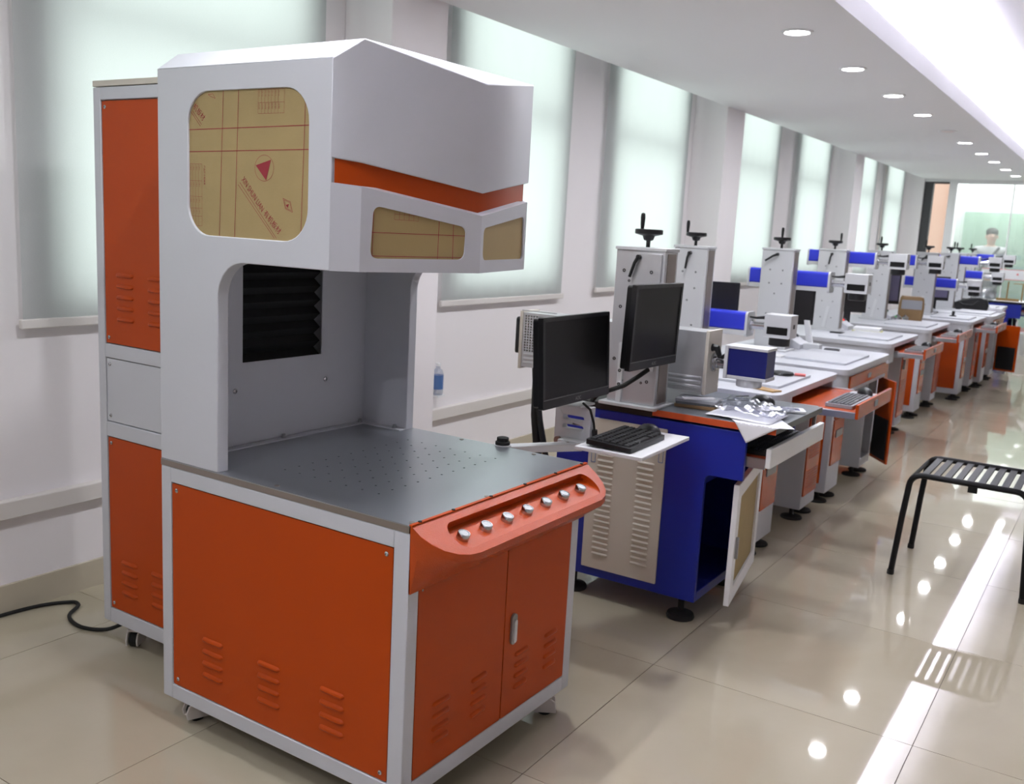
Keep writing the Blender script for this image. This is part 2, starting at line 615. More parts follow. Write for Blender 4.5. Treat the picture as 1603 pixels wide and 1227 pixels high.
# room behind the glass
gw = MB().box(-2.42, XR, 16.9, 17.1, 0, 1.967).build('wall_back', 'green_wall')
struct(gw)
MB().box(-2.42, XR, 16.89, 16.9, .13, .22).build('wall_stripe', 'pink_strip', gw)
MB().box(-2.42, XR, 16.9, 17.1, 1.967, 3.0).build('upper_wall', 'white_gloss', gw)
struct(MB().box(-2.46, -2.42, YE + .12, 17.1, 0, 3.0).build('wall_side', 'white_gloss'))
struct(MB().box(-2.46, XR, YE + .02, 17.1, 2.9, 3.0).build('ceiling_back', 'ceiling_paint'))
struct(MB().box(-2.42, XR, YE + .06, 16.9, -.0024, .0).build('floor_back', 'floor_tile'))
for x in (-1.7,):
    t = tag(MB().box(x - .5, x + .5, 15.75, 16.75, 2.872, 2.8985).build('panel_light', 'white_gloss'), 'square ceiling panel lamp in the green room', 'ceiling light')
    ld = bpy.data.lights.new('panel_lamp_offscreen', 'AREA')
    ld.size = .95
    ld.energy = 30
    lo = bpy.data.objects.new('panel_lamp_offscreen', ld)
    col.objects.link(lo)
    lo.parent = t
    lo.location = (x, 16.25, 2.865)

# ------------------------------------------------------------------ shared small meshes
def louver_mesh(L=.078, H=.013, P=.007, m='orange_powder', name='louver'):
    """pressed louver: long along +x, standing out along -y, centre at the origin"""
    st = [(-.5, .25, .0), (-.46, .75, .7), (-.40, 1, 1), (.40, 1, 1), (.46, .75, .7), (.5, .25, .0)]
    prof = [(-.5, 0), (-.42, .75), (-.05, 1.0), (.3, .55), (.5, 0)]
    vs_, fs = [], []
    for sx, sc, so in st:
        for z, o in prof:
            vs_.append((sx * L, -o * P * so - .0002, z * H * sc))
    n = len(prof)
    for i in range(len(st) - 1):
        for k in range(n - 1):
            fs.append((i * n + k, i * n + k + 1, (i + 1) * n + k + 1, (i + 1) * n + k))
    fs.append(tuple(range(n)))
    fs.append(tuple(reversed(range((len(st) - 1) * n, len(st) * n))))
    mb = MB().add(vs_, fs)
    return mb.mesh(name, m, 60)
def screw_mesh(r=.006):
    m = MB().lathe([(r, 0), (r * .95, .0015), (r * .6, .003), (r * .45, .0032), (r * .4, .0012), (.0005, .001)], 12)
    m.v = [(x, -z, y) for x, y, z in m.v]
    return m.mesh('screw', 'chrome')
LOUV = louver_mesh()
LOUV2 = louver_mesh(.066, .013, .006)
SCREW = screw_mesh()
BOLT = MB().lathe([(.008, 0), (.008, .004), (.0055, .004), (.0055, .011), (.003, .011), (.003, .008), (.0005, .008)], 12).mesh('bolt', 'slide')

def caster(parent, x, y, ang=0.0, h=.08, name='caster'):
    o = bpy.data.objects.new(name, None)
    col.objects.link(o)
    o.parent = parent
    o.location = (x, y, 0)
    o.rotation_euler = (0, 0, ang)
    w = MB()
    w.cyl((-.012, 0, .026), (.012, 0, .026), .0255, 20)
    w.build('wheel', 'rubber', o)
    fk = MB()
    L = [(-.034, .012), (.030, .012), (.034, .03), (.026, .05), (.012, .058), (-.012, .058), (-.03, .045)]
    for s_ in (-1, 1):
        fk.plate([L], s_ * .0145, s_ * .020, lambda p, q, d: (d, p, q))
    fk.box(-.02, .02, -.02, .02, .054, .062)
    fk.cyl((0, 0, .06), (0, 0, h), .009, 12)
    fk.cyl((0, 0, h - .008), (0, 0, h + .001), .026, 18)
    fk.build('fork', 'caster_white', o, bevel=.002)
    return o

# ------------------------------------------------------------------ the big orange and white laser workstation
TH = .0109
A_ROT = PI / 2 - TH
MX, MY = -1.2305, 1.5577
MW = thing('laser_workstation', 'big white and orange laser workstation with open hood and steel work plate', 'machine', (MX, MY, 0), A_ROT)
D, WB, W, ZB, ZF, ZT = .8407, .75, .762, .080, .724, .743
# base frame of square tubes
fr = MB()
for u in (0, WB - .037):
    fr.box(u, u + .037, 0, .044, ZB, ZF).box(u, u + .037, D - .038, D, ZB, ZF)
    fr.box(u, u + .037, .044, D - .038, .684, ZF).box(u, u + .037, .044, D - .038, ZB, .120)
for v0, v1 in ((0, .037), (D - .037, D)):
    fr.box(.037, WB - .037, v0, v1, ZB, .124)
    fr.box(.037, WB - .037, v0, v1, .59, ZF)
fr.build('base_frame', 'white_powder', MW, bevel=.0022)
MB().box(.02, WB - .02, .014, D - .014, ZB + .006, ZF - .002).build('inner_case', 'steel_edge', MW)
def side_panel(u, sgn):
    m = MB()
    a, b = (.003, .016) if sgn < 0 else (WB - .003, WB - .016)
    m.plate([rrect(.0475, .8005, .1225, .6815, .004, 3)], a, b, lambda p, q, d: (d, p, q))
    return m.build('side_panel', 'orange_powder', MW, bevel=.0012)
for sgn in (-1, 1):
    sp = side_panel(0, sgn)
    uo = .003 if sgn < 0 else WB - .003
    rz = -PI / 2 if sgn < 0 else PI / 2
    for v in (.066, .782):
        for z in (.14, .664):
            inst('screw', SCREW, sp, (uo, v, z), (0, 0, rz))
    for vc in (.642, .434, .22):
        for k in range(4):
            inst('louver', LOUV, sp, (uo, vc, .286 - .0325 * k), (0, 0, rz))
# doors
for nm, a, b in (('door', .0385, .392), ('door', .3955, .7115)):
    d = MB().plate([rrect(a, b, .1265, .587, .003, 3)], .000, .018, lambda p, q, dd: (p, dd, q)).build(nm, 'orange_powder', MW, bevel=.0015)
    for uc in ((.136, .289) if a < .2 else (.482, .629)):
        for k in range(4):
            inst('louver', LOUV2, d, (uc, .0, .285 - .0305 * k), (0, 0, 0))
    if a > .2:
        h = MB().plate([rrect(.421, .445, .322, .405, .011, 6)], -.006, 0, lambda p, q, dd: (p, dd, q))
        h.build('door_handle', 'handle_grey', d, bevel=.0015)
        h = MB().plate([rrect(.4265, .4395, .328, .39, .006, 6)], -.0105, -.006, lambda p, q, dd: (p, dd, q))
        h.build('handle_lever', 'alu_plain', d, bevel=.0012)
        MB().cyl((.433, -.0075, .336), (.433, -.006, .336), .0045, 12).build('key_hole', 'handle_grey', d)
for z in (.588,):
    inst('screw', SCREW, MW, (.05, -.001, .583), (0, 0, 0), (.5, .5, .5))
# steel work plate
PW = .768
GRID = [(.139 + .0489 * i, .212 + .0528 * j) for i in range(11) for j in range(7)]
circ = lambda c, r, n=8: [(c[0] + r * math.cos(2 * PI * k / n), c[1] - r * math.sin(2 * PI * k / n)) for k in range(n)]
wp = MB().plate([[(0, .002), (PW, .002), (PW, D), (0, D)]] + [circ(c, .0036) for c in GRID], ZF + .0005, ZT, lambda p, q, d: (p, q, d)).build('work_plate', 'steel_plate', MW)
hm = MB()
for c in GRID:      # threaded sleeves in the drilled holes
    hm.plate([list(reversed(circ(c, .0035))), circ(c, .0028)], ZT - .012, ZT - .0005, lambda p, q, d: (p, q, d))
ho = hm.build('tapped_hole', 'chrome', wp)
ho['kind'] = 'stuff'
for u, v in ((.02, .43), (.02, .012), (PW - .018, .42), (.30, .010), (PW - .02, .16)):
    MB().cyl((u, v, ZT), (u, v, ZT + .0015), .0065, 14).build('plate_screw', 'steel_edge', wp)

MB().box(-.0008, .001, .002, D, ZF + .0015, ZT - .0025).build('plate_rim', 'steel_edge', wp)
# control console across the front
def console():
    ZV = lambda v: ZT + .002 + .68 * v
    UW = .768
    left = [(0, 0), (.001, -.030), (.012, -.052), (.030, -.072), (.058, -.088), (.090, -.098), (.125, -.102)]
    right = [(UW - .085, -.102), (UW - .055, -.096), (UW - .03, -.084), (UW - .012, -.064), (UW - .002, -.036), (UW, 0)]
    out = left + right
    nrm = Vector((0, -.68, 1)).normalized()     # of the slope, towards the operator
    sl = math.hypot(1, .68)
    P = lambda u, v: Vector((u, v, ZV(v)))
    m = MB()
    slot = []
    for (u, s) in rrect(.082, .722, -.086, -.022, .031, 8):
        slot.append((u, s))
    tri = tessellate_polygon([[Vector((u, v, 0)) for u, v in out], [Vector((u, v, 0)) for u, v in slot]])
    pts = out + slot
    m.add([P(u, v) for u, v in pts], [tuple(t) for t in tri])
    # pocket: deep at the back, flush in front
    dep = lambda v: .024 * (v + .088) / .066
    n = len(slot)
    a = [P(u, v) for u, v in slot]
    b = [P(u, v) - nrm * max(.0008, dep(v)) for u, v in slot]
    m.add(a + b, [(i, (i + 1) % n, (i + 1) % n + n, i + n) for i in range(n)] + [tuple(range(n, 2 * n))])
    # rim, lip and skirt
    n = len(out)
    top = [P(u, v) for u, v in out]
    lip = [p - Vector((0, 0, .017)) * min(1, -p.y / .06) for p in top]
    bot = [Vector((u * (1) , -.004 + .06 * 0, .588)) for u, v in out]
    rows = [top, lip]
    for w in (.12, .35, .65, 1.0):
        rows.append([lip[i].lerp(bot[i], w) for i in range(n)])
    vs_ = [p for r in rows for p in r]
    fs = []
    for k in range(len(rows) - 1):
        for i in range(n - 1):
            fs.append((k * n + i, k * n + i + 1, (k + 1) * n + i + 1, (k + 1) * n + i))
    m.add(vs_, fs)
    # back and underside
    m.add([(0, 0, ZT + .002), (UW, 0, ZT + .002), (UW, -.001, .588), (0, -.001, .588)], [(0, 1, 2, 3)])
    bm_o = m.build('control_console', 'orange_fleck', MW)
    me = bm_o.data
    bm = bmesh.new()
    bm.from_mesh(me)
    bmesh.ops.remove_doubles(bm, verts=bm.verts, dist=.0004)
    bmesh.ops.recalc_face_normals(bm, faces=bm.faces)
    bm.to_mesh(me)
    bm.free()
    me.polygons.foreach_set('use_smooth', [True] * len(me.polygons))
    me.set_sharp_from_angle(angle=math.radians(32))
    bv = bm_o.modifiers.new('bevel', 'BEVEL')
    bv.width = .003
    bv.segments = 2
    bv.limit_method = 'ANGLE'
    bv.angle_limit = math.radians(32)
    MB().box(.0, UW, -.006, .003, ZT - .0005, ZT + .0025).build('mounting_strip', 'orange_powder', bm_o)
    for u in (.03, .15, .30, .45, .60, .74):
        MB().cyl((u, -.002, ZT + .002), (u, -.002, ZT + .0045), .0045, 12).build('screw', 'black_metal', bm_o)
    # floor of the pocket is flatter than the slope; buttons stand square on it
    v0, v1 = -.022, -.086
    p0 = P(0, v0) - nrm * dep(v0)
    p1 = P(0, v1) - nrm * max(.0008, dep(v1))
    t = (p1 - p0).normalized()
    fn = Vector((0, -t.z, t.y))
    if fn.z < 0:
        fn = -fn
    ring = MB().lathe([(.0150, 0), (.0150, .0135), (.0138, .0152), (.0112, .0152), (.0108, .0140), (.0005, .0140)], 24).mesh('button', 'chrome')
    cap = MB().lathe([(.0106, .0138), (.0104, .0147), (.0085, .0147), (.008, .0142), (.0005, .0142)], 20).mesh('button_cap', 'button_cap')
    ang = math.atan2(-fn.y, fn.z)
    for k in range(7):
        c = p0.lerp(p1, .55)
        bo = inst('button', ring, bm_o, (.122 + .0878 * k, c.y, c.z), (ang, 0, 0))
        cm = inst('button', cap, bm_o, (.122 + .0878 * k, c.y, c.z), (ang, 0, 0))
        cm.name = 'button_cap'
console()

# hood: two side cheeks with an arch cut and a papered window, a chevron-fronted head
VQ, VP, VR, ZH, Z1, ZP, ZRG = .2528, .2074, .112, 1.269, 1.718, 1.7615, 1.7116
UC = .047
arch = [(.53 + .090 * math.cos(t), 1.177 + .090 * math.sin(t)) for t in [PI / 2 * i / 10 for i in range(11)]]
arch = list(reversed(arch))
cheek = [(D, ZT), (D, Z1), (VQ, Z1), (VQ, ZH)] + arch + [(.620, ZT)]
win = rrect(.322, .728, 1.326, 1.661, .075, 9)
for k, (a, b) in enumerate(((0, .034), (W - .034, W))):
    ck = MB().plate([cheek, list(reversed(win))], a, b, lambda p, q, d: (d, p, q)).build('hood_cheek', 'white_powder', MW, bevel=.002)
hp = MB().plate([rrect(.315, .735, 1.318, 1.668, .078, 9)], .006, .012, lambda p, q, d: (d, p, q)).build('window_panel', 'kraft_paper', MW)
hp2 = MB().plate([rrect(.315, .735, 1.318, 1.668, .078, 9)], W - .012, W - .006, lambda p, q, d: (d, p, q)).build('window_panel', 'kraft_paper', MW)

def print_marks():
    """red print on the brown protective paper of the side window, in (v, z)"""
    m = MB()
    U = .0055
    def line(p, q, w=.0012):
        p, q = Vector(p), Vector(q)
        d = (q - p).normalized()
        n = Vector((-d.y, d.x)) * w / 2
        m.add([(U, *(p + n)), (U, *(p - n)), (U, *(q - n)), (U, *(q + n))], [(0, 1, 2, 3)])
    def loop(ps, w=.0009):
        for i in range(len(ps)):
            line(ps[i], ps[(i + 1) % len(ps)], w)
    line((.606, 1.661), (.6195, 1.326), .0014)
    line((.5535, 1.661), (.566, 1.326), .0014)
    line((.3385, 1.640), (.347, 1.35), .0014)
    line((.728, 1.5735), (.322, 1.580), .0018)
    line((.728, 1.5221), (.322, 1.5284), .0018)
    c = (.4668, 1.4866)
    loop([(c[0] + .031 * math.cos(t), c[1] + .029 * math.sin(t)) for t in [2 * PI * i / 40 for i in range(40)]])
    m.add([(U, .4951, 1.4925), (U, .4449, 1.5054), (U, .4603, 1.4591)], [(0, 1, 2)])
    line((.554, 1.4477), (.432, 1.3303), .0011)
    line((.5484, 1.453), (.4251, 1.3306), .0011)
    dm = [(.4051, 1.4209), (.3813, 1.4138), (.3742, 1.3909), (.3967, 1.3978)]
    loop(dm)
    cc = Vector((.3893, 1.4058))
    loop([tuple(cc + (Vector(p) - cc) * .78) for p in dm], .0008)
    m.add([(U, .3959, 1.4065), (U, .3857, 1.409), (U, .39, 1.3996)], [(0, 1, 2)])
    line((.7228, 1.6165), (.6871, 1.5812), .0011)
    line((.7166, 1.618), (.683, 1.5851), .0011)
    loop([(.659, 1.6535), (.6426, 1.6545), (.6342, 1.6441), (.6506, 1.6487)])
    # two printed tables
    for us, zs in (([.4885, .4775, .4665, .456, .4455, .4345, .424, .4045], [1.659, 1.6307, 1.607]),
                   ([.727, .716, .7055, .695, .6825], [1.4935, 1.4540, 1.4170, 1.3890, 1.3700, 1.3470])):
        for u in us:
            line((u, zs[0]), (u, zs[-1]), .0006)
        for z in zs:
            line((us[0], z), (us[-1], z), .0006)
    def text(s, size, org, dirv, stretch=1.0):
        vs_, fs = text_mesh(s, size, 'red_ink')
        e = Vector(dirv).normalized()
        n = Vector((-e.y, e.x))
        # seen from outside (u = 0 side) v grows to the left, so the glyph's up is the mirrored normal
        up = Vector((-n.x, -n.y))
        m.add([(U, org[0] + e.x * x * stretch + up.x * y, org[1] + e.y * x * stretch + up.y * y) for x, y, z in vs_], fs)
    dirv = (-.0645, -.0667)
    text('XIN SHUN LIAN', .0205, (.5436, 1.4585), dirv, .68)
    text('\u6709\u673a\u677f\u6750', .0185, (.4690, 1.3835), (-.049, -.0423), .92)
    text('\u673a\u677f\u6750', .0180, (.7150, 1.6255), (-.0356, -.0314), .92)
    for k in range(7):
        text('6.0 8.0', .0046, (.4865 - .0107 * k, 1.6290), (0, -1))
        text('2.0 1.2', .0046, (.4865 - .0107 * k, 1.6570), (0, -1))
    for k in range(4):
        for z in (1.490, 1.451, 1.414, 1.3875):
            text('1.50 2', .0045, (.7245 - .0107 * k, z), (0, -1))
    text('\u4ea7\u54c1\u5c3a\u5bf8\u89c4\u683c\u8868', .0066, (.6755, 1.4906), (0, -1))
    m.build('printed_marks', 'red_ink', hp)
print_marks()

# head: upper shell
def head():
    B, Cc, Rg, C2, B2 = (0, VQ), (UC, VP), (W / 2 - .012, VR), (W - UC, VP), (W, VQ)
    m = MB()
    lowz = [1.511, 1.504, 1.458, 1.503, 1.511]
    ring = [B, Cc, Rg, C2, B2]
    topz = [Z1, ZP, ZRG, ZP, Z1]
    lo = [(u, v, z) for (u, v), z in zip(ring, lowz)]
    hi = [(u, v, z) for (u, v), z in zip(ring, topz)]
    back = [(W, D, Z1), (W - .0595, D, ZP), (.0595, D, ZP), (0, D, Z1)]
    vs_ = lo + hi + back
    fs = [(0, 1, 6, 5), (1, 2, 7, 6), (2, 3, 8, 7), (3, 4, 9, 8),
          (6, 7, 8), (6, 8, 11, 12), (5, 6, 12, 13), (8, 9, 10, 11), (10, 13, 12, 11),
          (4, 3, 2, 1, 0)]
    m.add(vs_, fs)
    m.add([(0, VQ, Z1), (W, VQ, Z1), (W, D, Z1), (0, D, Z1)], [(0, 1, 2, 3)])
    m.build('head_cover', 'white_powder', MW, bevel=.0025)
    # recessed orange band
    ins = [(.010, VQ), (UC + .006, VP + .012), (W / 2 - .012, VR + .014), (W - UC - .006, VP + .012), (W - .010, VQ)]
    lo = [(u, v, z - .056) for (u, v), z in zip(ins, lowz)]
    hi = [(u, v, z + .004) for (u, v), z in zip(ins, lowz)]
    MB().add(lo + hi, [(0, 1, 6, 5), (1, 2, 7, 6), (2, 3, 8, 7), (3, 4, 9, 8), (0, 5, 9, 4)]).build('accent_band', 'orange_powder', MW)
    # lower visor: sheet faces with two papered windows
    lowt = [1.459, 1.454, 1.406, 1.452, 1.459]
    m = MB()
    v5 = [(u, v, ZH) for u, v in ring] + [(u, v, z) for (u, v), z in zip(ring, lowt)]
    m.add(v5, [(0, 1, 6, 5), (3, 4, 9, 8), (5, 6, 7, 8, 9), (4, 3, 2, 1, 0)])
    wins = {}
    for a, b, za, zb, w in ((Cc, Rg, 1.454, 1.406, [(.078, 1.416), (.326, 1.377), (.323, 1.301), (.072, 1.299)]),
                            (Rg, C2, 1.406, 1.452, [(.386, 1.377), (.694, 1.413), (.700, 1.298), (.386, 1.300)])):
        e = (Vector(b) - Vector(a))
        def mp(u, z, d, a=a, e=e, b=b):
            t = (u - a[0]) / (b[0] - a[0])
            p = Vector(a) + e * t
            n = Vector((-e.y, e.x)).normalized() * d
            return (p.x + n.x, p.y + n.y, z)
        hole = rpoly(w, .020, 6)
        m.plate([[(a[0], ZH), (b[0], ZH), (b[0], zb), (a[0], za)], hole], 0, .004, mp)
        big = rpoly([(w[0][0] - .006, w[0][1] + .006), (w[1][0] + .006, w[1][1] + .006), (w[2][0] + .006, w[2][1] - .006), (w[3][0] - .006, w[3][1] - .006)], .022, 6)
        wins[a] = (big, mp)
    vis = m.build('visor', 'white_powder', MW)
    for a, (big, mp) in wins.items():
        p = MB().plate([big], .005, .008, mp).build('visor_window', 'kraft_paper', vis)
        if a == Cc:
            g = MB()
            def ln(p0, p1, w=.0014):
                d = (Vector(p1) - Vector(p0)).normalized()
                n = Vector((-d.y, d.x)) * w / 2
                g.add([mp(*(Vector(q) + s_ * n), .0046) for q, s_ in ((p0, 1), (p0, -1), (p1, -1), (p1, 1))], [(0, 1, 2, 3)])
            ln((.081, 1.420), (.080, 1.297))
            ln((.252, 1.395), (.251, 1.297))
            ln((.292, 1.388), (.293, 1.297))
            ln((.066, 1.3565), (.33, 1.357))
            ln((.066, 1.3045), (.33, 1.3055))
            for k in range(6):
                ln((.134 + .0124 * k, 1.404), (.134 + .0124 * k, 1.387), .0006)
            ln((.134, 1.387), (.197, 1.386), .0006)
            ln((.134, 1.399), (.197, 1.398), .0006)
            g.build('paper_lines', 'red_ink', MW)
    MB().box(.034, W - .034, VQ, D - .03, ZH, ZH + .004).build('head_floor', 'grey_powder', MW)
head()
# alcove: back wall with the black bellows
rear = MB().plate([[(.034, ZT), (W - .034, ZT), (W - .034, 1.40), (.034, 1.40)], rrect(.215, .55, .96, 1.36, .002, 1)], .800, .806, lambda p, q, d: (p, d, q))
rear.build('rear_wall', 'grey_powder', MW)
bp = MB().plate([[(.165, ZT + .006), (.577, ZT + .006), (.577, 1.40), (.165, 1.40)], rrect(.231, .534, .977, 1.36, .002, 1)], .796, .7995, lambda p, q, d: (p, d, q)).build('bellows_panel', 'grey_powder', MW)
for u, z in ((.205, .901), (.551, .899)):
    inst('screw', SCREW, bp, (u, .796, z), (0, 0, 0), (1.3, 1.3, 1.3))
bl = MB()
zz = .955
pts = []
k = 0
while zz < 1.40:
    pts.append((.810 if k % 2 else .828, zz))
    zz += .0205
    k += 1
for i in range(len(pts) - 1):
    (v0, z0), (v1, z1) = pts[i], pts[i + 1]
    e0, e1 = (.006 if v0 < .82 else .014), (.006 if v1 < .82 else .014)
    bl.add([(.22, v0, z0), (.545 - e0, v0, z0), (.545 - e1, v1, z1), (.22, v1, z1)], [(0, 1, 2, 3)])
bl.build('bellows', 'bellows', MW)
MB().box(.034, W - .034, .834, D, ZT, Z1 - .004).build('rear_cover', 'grey_powder', MW)
fg = MB().box(.034, W - .034, .772, .800, ZT, ZT + .003).box(W - .062, W - .034, .622, .772, ZT, ZT + .003).build('foot_flange', 'grey_powder', MW)
for u, v in ((.11, .786), (.376, .786), (.70, .786), (W - .048, .655)):
    inst('bolt', BOLT, fg, (u, v, ZT + .003))
for u, v, a in ((.055, .06, .6), (.70, .045, .55), (.06, .78, 1.2), (.69, .78, .3)):
    caster(MW, u, v, a)

# swing arm at the right of the plate: pivot, flat bar, upright bracket, keyboard shelf
def w2l(x, y, z):
    d = Vector((x - MX, y - MY, z))
    c, s_ = math.cos(A_ROT), math.sin(A_ROT)
    return Vector((c * d.x + s_ * d.y, -s_ * d.x + c * d.y, z))
arm = MB()
p0, p1 = w2l(-1.512, 2.34, .735), w2l(-1.455, 2.70, .70)
dirn = (p1 - p0)
n = Vector((-dirn.y, dirn.x, 0)).normalized() * .022
vs_ = []
for z0, z1, P in ((.722, .742, p0), (.676, .702, p1)):
    for s_ in (-1, 1):
        for z in (z0, z1):
            vs_.append((P.x + s_ * n.x, P.y + s_ * n.y, z))
arm.add(vs_, [(0, 1, 3, 2), (4, 6, 7, 5), (0, 4, 5, 1), (2, 3, 7, 6), (1, 5, 7, 3), (0, 2, 6, 4)])
arm.box(p0.x - .06, p0.x + .01, p0.y - .03, p0.y + .03, .705, .724)
arm_o = arm.build('swing_arm', 'alu_white', MW, bevel=.002)
MB().lathe([(.022, 0), (.022, .012), (.018, .014), (.018, .024), (.012, .026), (.0005, .026)], 20, (p0.x, p0.y, .742)).build('pivot_cap', 'rubber', arm_o)
MB().lathe([(.026, -.004), (.026, .003)], 20, (p0.x, p0.y, .742)).build('pivot_washer', 'alu_white', arm_o)
TL = Matrix.Translation((0, 0, 0))
br = MB()
br.T = Matrix.Translation(w2l(-1.478, 2.715, 0)) @ Matrix.Rotation(-A_ROT, 4, 'Z')
# upright plate with two slots, in world x / z
br.plate([[(-.066, .688), (.066, .688), (.066, .822), (-.066, .822)], rrect(-.036, .042, .772, .788, .007, 4), rrect(-.036, .042, .742, .757, .007, 4)], -.016, .016, lambda p, q, d: (p, d, q))
brk = br.build('upright_bracket', 'alu_white', MW, bevel=.002)
b2 = MB()
b2.T = br.T
b2.box(-.028, .075, -.058, -.012, .690, .712)
b2.box(-.045, .045, -.05, .05, .822, .829)
b2.build('hinge_block', 'alu_white', MW, bevel=.002)
b3 = MB()
b3.T = br.T
b3.cyl((-.048, -.026, .700), (-.048, .02, .700), .0125, 16)
b3.cyl((.012, -.064, .700), (.012, -.055, .700), .009, 16)
b3.build('pivot_pin', 'steel_edge', MW)
sh = MB()
sh.T = Matrix.Translation(w2l(-1.30, 2.80, 0)) @ Matrix.Rotation(-A_ROT + .03, 4, 'Z')
sh.box(-.115, .115, -.20, .20, .704, .716)
sh.box(-.20, -.115, -.115, -.06, .694, .704)
sh.build('keyboard_shelf', 'white_gloss', MW, bevel=.002)

# ------------------------------------------------------------------ tower cabinet behind it
TW = thing('tower_cabinet', 'tall narrow white and orange control cabinet on casters behind the workstation', 'cabinet', (MX, MY, 0), A_ROT)
a, b, v0, v1, z0, z1 = .184, .572, .862, 1.385, .085, 1.717
fr = MB()
zz = [z0, .131, .688, .734, .932, .974, 1.682, z1]
for u in (a, b - .034):
    for v in (v0, v1 - .034):
        fr.box(u, u + .034, v, v + .034, z0, z1)
    for k in (0, 2, 4, 6):
        fr.box(u, u + .034, v0 + .034, v1 - .034, zz[k], zz[k + 1])
for v in (v0, v1 - .034):
    for k in (0, 6):
        fr.box(a + .034, b - .034, v, v + .034, zz[k], zz[k + 1])
fr.build('cabinet_frame', 'white_powder', TW, bevel=.002)
MB().box(a + .014, b - .014, v0 + .01, v1 - .01, z0 + .004, z1 - .004).build('inner_case', 'steel_edge', TW)
MB().box(a - .001, b + .001, v0 - .001, v1 + .001, z1 + .002, z1 + .019).build('top_cap', 'beige_metal', TW, bevel=.002)
for sgn in (-1, 1):
    uo = a + .003 if sgn < 0 else b - .003
    ui = a + .013 if sgn < 0 else b - .013
    rz = -PI / 2 if sgn < 0 else PI / 2
    for nm, m_, za, zb in (('side_panel', 'orange_powder', .131, .688), ('blank_panel', 'white_powder', .734, .932), ('side_panel', 'orange_powder', .974, 1.682)):
        p = MB().plate([rrect(v0 + .037, v1 - .037, za + .003, zb - .003, .003, 3)], uo, ui, lambda q, w, d: (d, q, w)).build(nm, m_, TW, bevel=.0012)
        for v in (v0 + .055, v1 - .052):
            for z in (za + .02, zb - .02):
                inst('screw', SCREW, p, (uo, v, z), (0, 0, rz))
        if nm == 'side_panel':
            for vc in (1.252, 1.105, .965):
                for k in range(5 if za > .5 else 4):
                    zt_ = 1.183 if za > .5 else .296
                    inst('louver', LOUV, p, (uo, vc, zt_ - .0325 * k), (0, 0, rz))
for v in (v0 + .004, v1 - .016):
    MB().box(a + .036, b - .036, v, v + .012, .135, 1.678).build('end_panel', 'white_powder', TW)
for u, v, an in ((a + .05, 1.295, 2.1), (a + .05, .93, 1.2), (b - .05, 1.32, .4), (b - .05, .93, 2.2)):
    caster(TW, u, v, an, h=.085)

# ------------------------------------------------------------------ marking machines in a row
WHEEL = MB().lathe([(.0075, 0), (.0075, .022), (.017, .026), (.022, .04), (.047, .046), (.050, .048), (.050, .062), (.045, .064), (.02, .060), (.0005, .060)], 24).mesh('handwheel', 'black_plastic')
HANDLE = MB().lathe([(.004, 0), (.006, .004), (.0075, .02), (.0085, .045), (.007, .058), (.0005, .061)], 12).mesh('wheel_handle', 'black_plastic')
LEVER = MB()
LEVER.cyl((0, 0, 0), (0, -.022, 0), .0085, 12)
LEVER.tube([(0, -.018, 0), (-.012, -.022, -.02), (-.03, -.024, -.07)], [.0075, .006, .0055], 8)
LEVER = LEVER.mesh('clamp_lever', 'black_plastic')
HOLE = MB().lathe([(.0047, -.001), (.0047, .0008), (.0040, .0012), (.0026, .0012), (.0024, -.0006), (.0004, -.0006)], 10)
HOLE.v = [(x, -z, y) for x, y, z in HOLE.v]
HOLE = HOLE.mesh('socket_bolt', 'black_metal')
FOOT = MB().lathe([(.048, 0), (.05, .006), (.046, .016), (.02, .024), (.011, .028), (.011, .085)], 20).mesh('levelling_foot', 'rubber')
def moved(ob, rot):
    ob.rotation_euler = rot
    return ob

def column(t, u, v0, v1, z0, mat_='alu', hx=-.012, lever=0.0, zt=1.335, ruler=False, name='column'):
    """u: near face, column spans v0 (aisle side) .. v1, thickness 0.11 in u; parts under t"""
    T = .11
    m = MB()
    m.box(u, u + T, v0, v1, z0 + .012, zt - .012)
    c = m.build(name, mat_, t, bevel=.003)
    MB().box(u - .004, u + T + .004, v0 - .004, v1 + .004, zt - .012, zt).build('column_cap', 'alu_plain', c, bevel=.0015)
    MB().box(u - .03, u + T + .03, v0 - .018, v1 + .018, z0, z0 + .012).build('column_base', 'alu_plain', c, bevel=.002)
    MB().box(u + .02, u + T - .02, v0 - .003, v0 + .002, z0 + .02, zt - .02).build('slide_strip', 'steel_edge', c)
    w = v1 - v0
    cx = (v0 + v1) / 2
    for fz, fv in ((.95, .5), (.79, .3), (.79, .7), (.66, .3), (.66, .7), (.56, .5), (.36, .3), (.36, .7), (.16, .3), (.16, .7)):
        inst('socket_bolt', HOLE, c, (u - .0002, v0 + w * fv, z0 + (zt - z0) * fz), (0, 0, -PI / 2))
    lv = inst('clamp_lever', LEVER, c, (u, cx, z0 + (zt - z0) * .94), (0, 0, 0))
    lv.rotation_mode = 'XYZ'
    lv.rotation_euler = Matrix.Rotation(-PI / 2, 4, 'Z') .to_3x3().__matmul__(Matrix.Rotation(lever, 3, 'Y')).to_euler()
    inst('handwheel', WHEEL, c, (u + T / 2, cx, zt))
    hh = inst('wheel_handle', HANDLE, c, (u + T / 2 - .005, cx + hx, zt + .060))
    if ruler:
        r = MB()
        r.plate([rrect(-.012, .012, -.08, .08, .004, 3)], 0, .003, lambda p, q, d: (-d, p, q))
        r.build('bracket_plate', 'alu_white', c, loc=(u - .0004, cx, z0 + .10), rot=(.16, 0, 0))
    return c

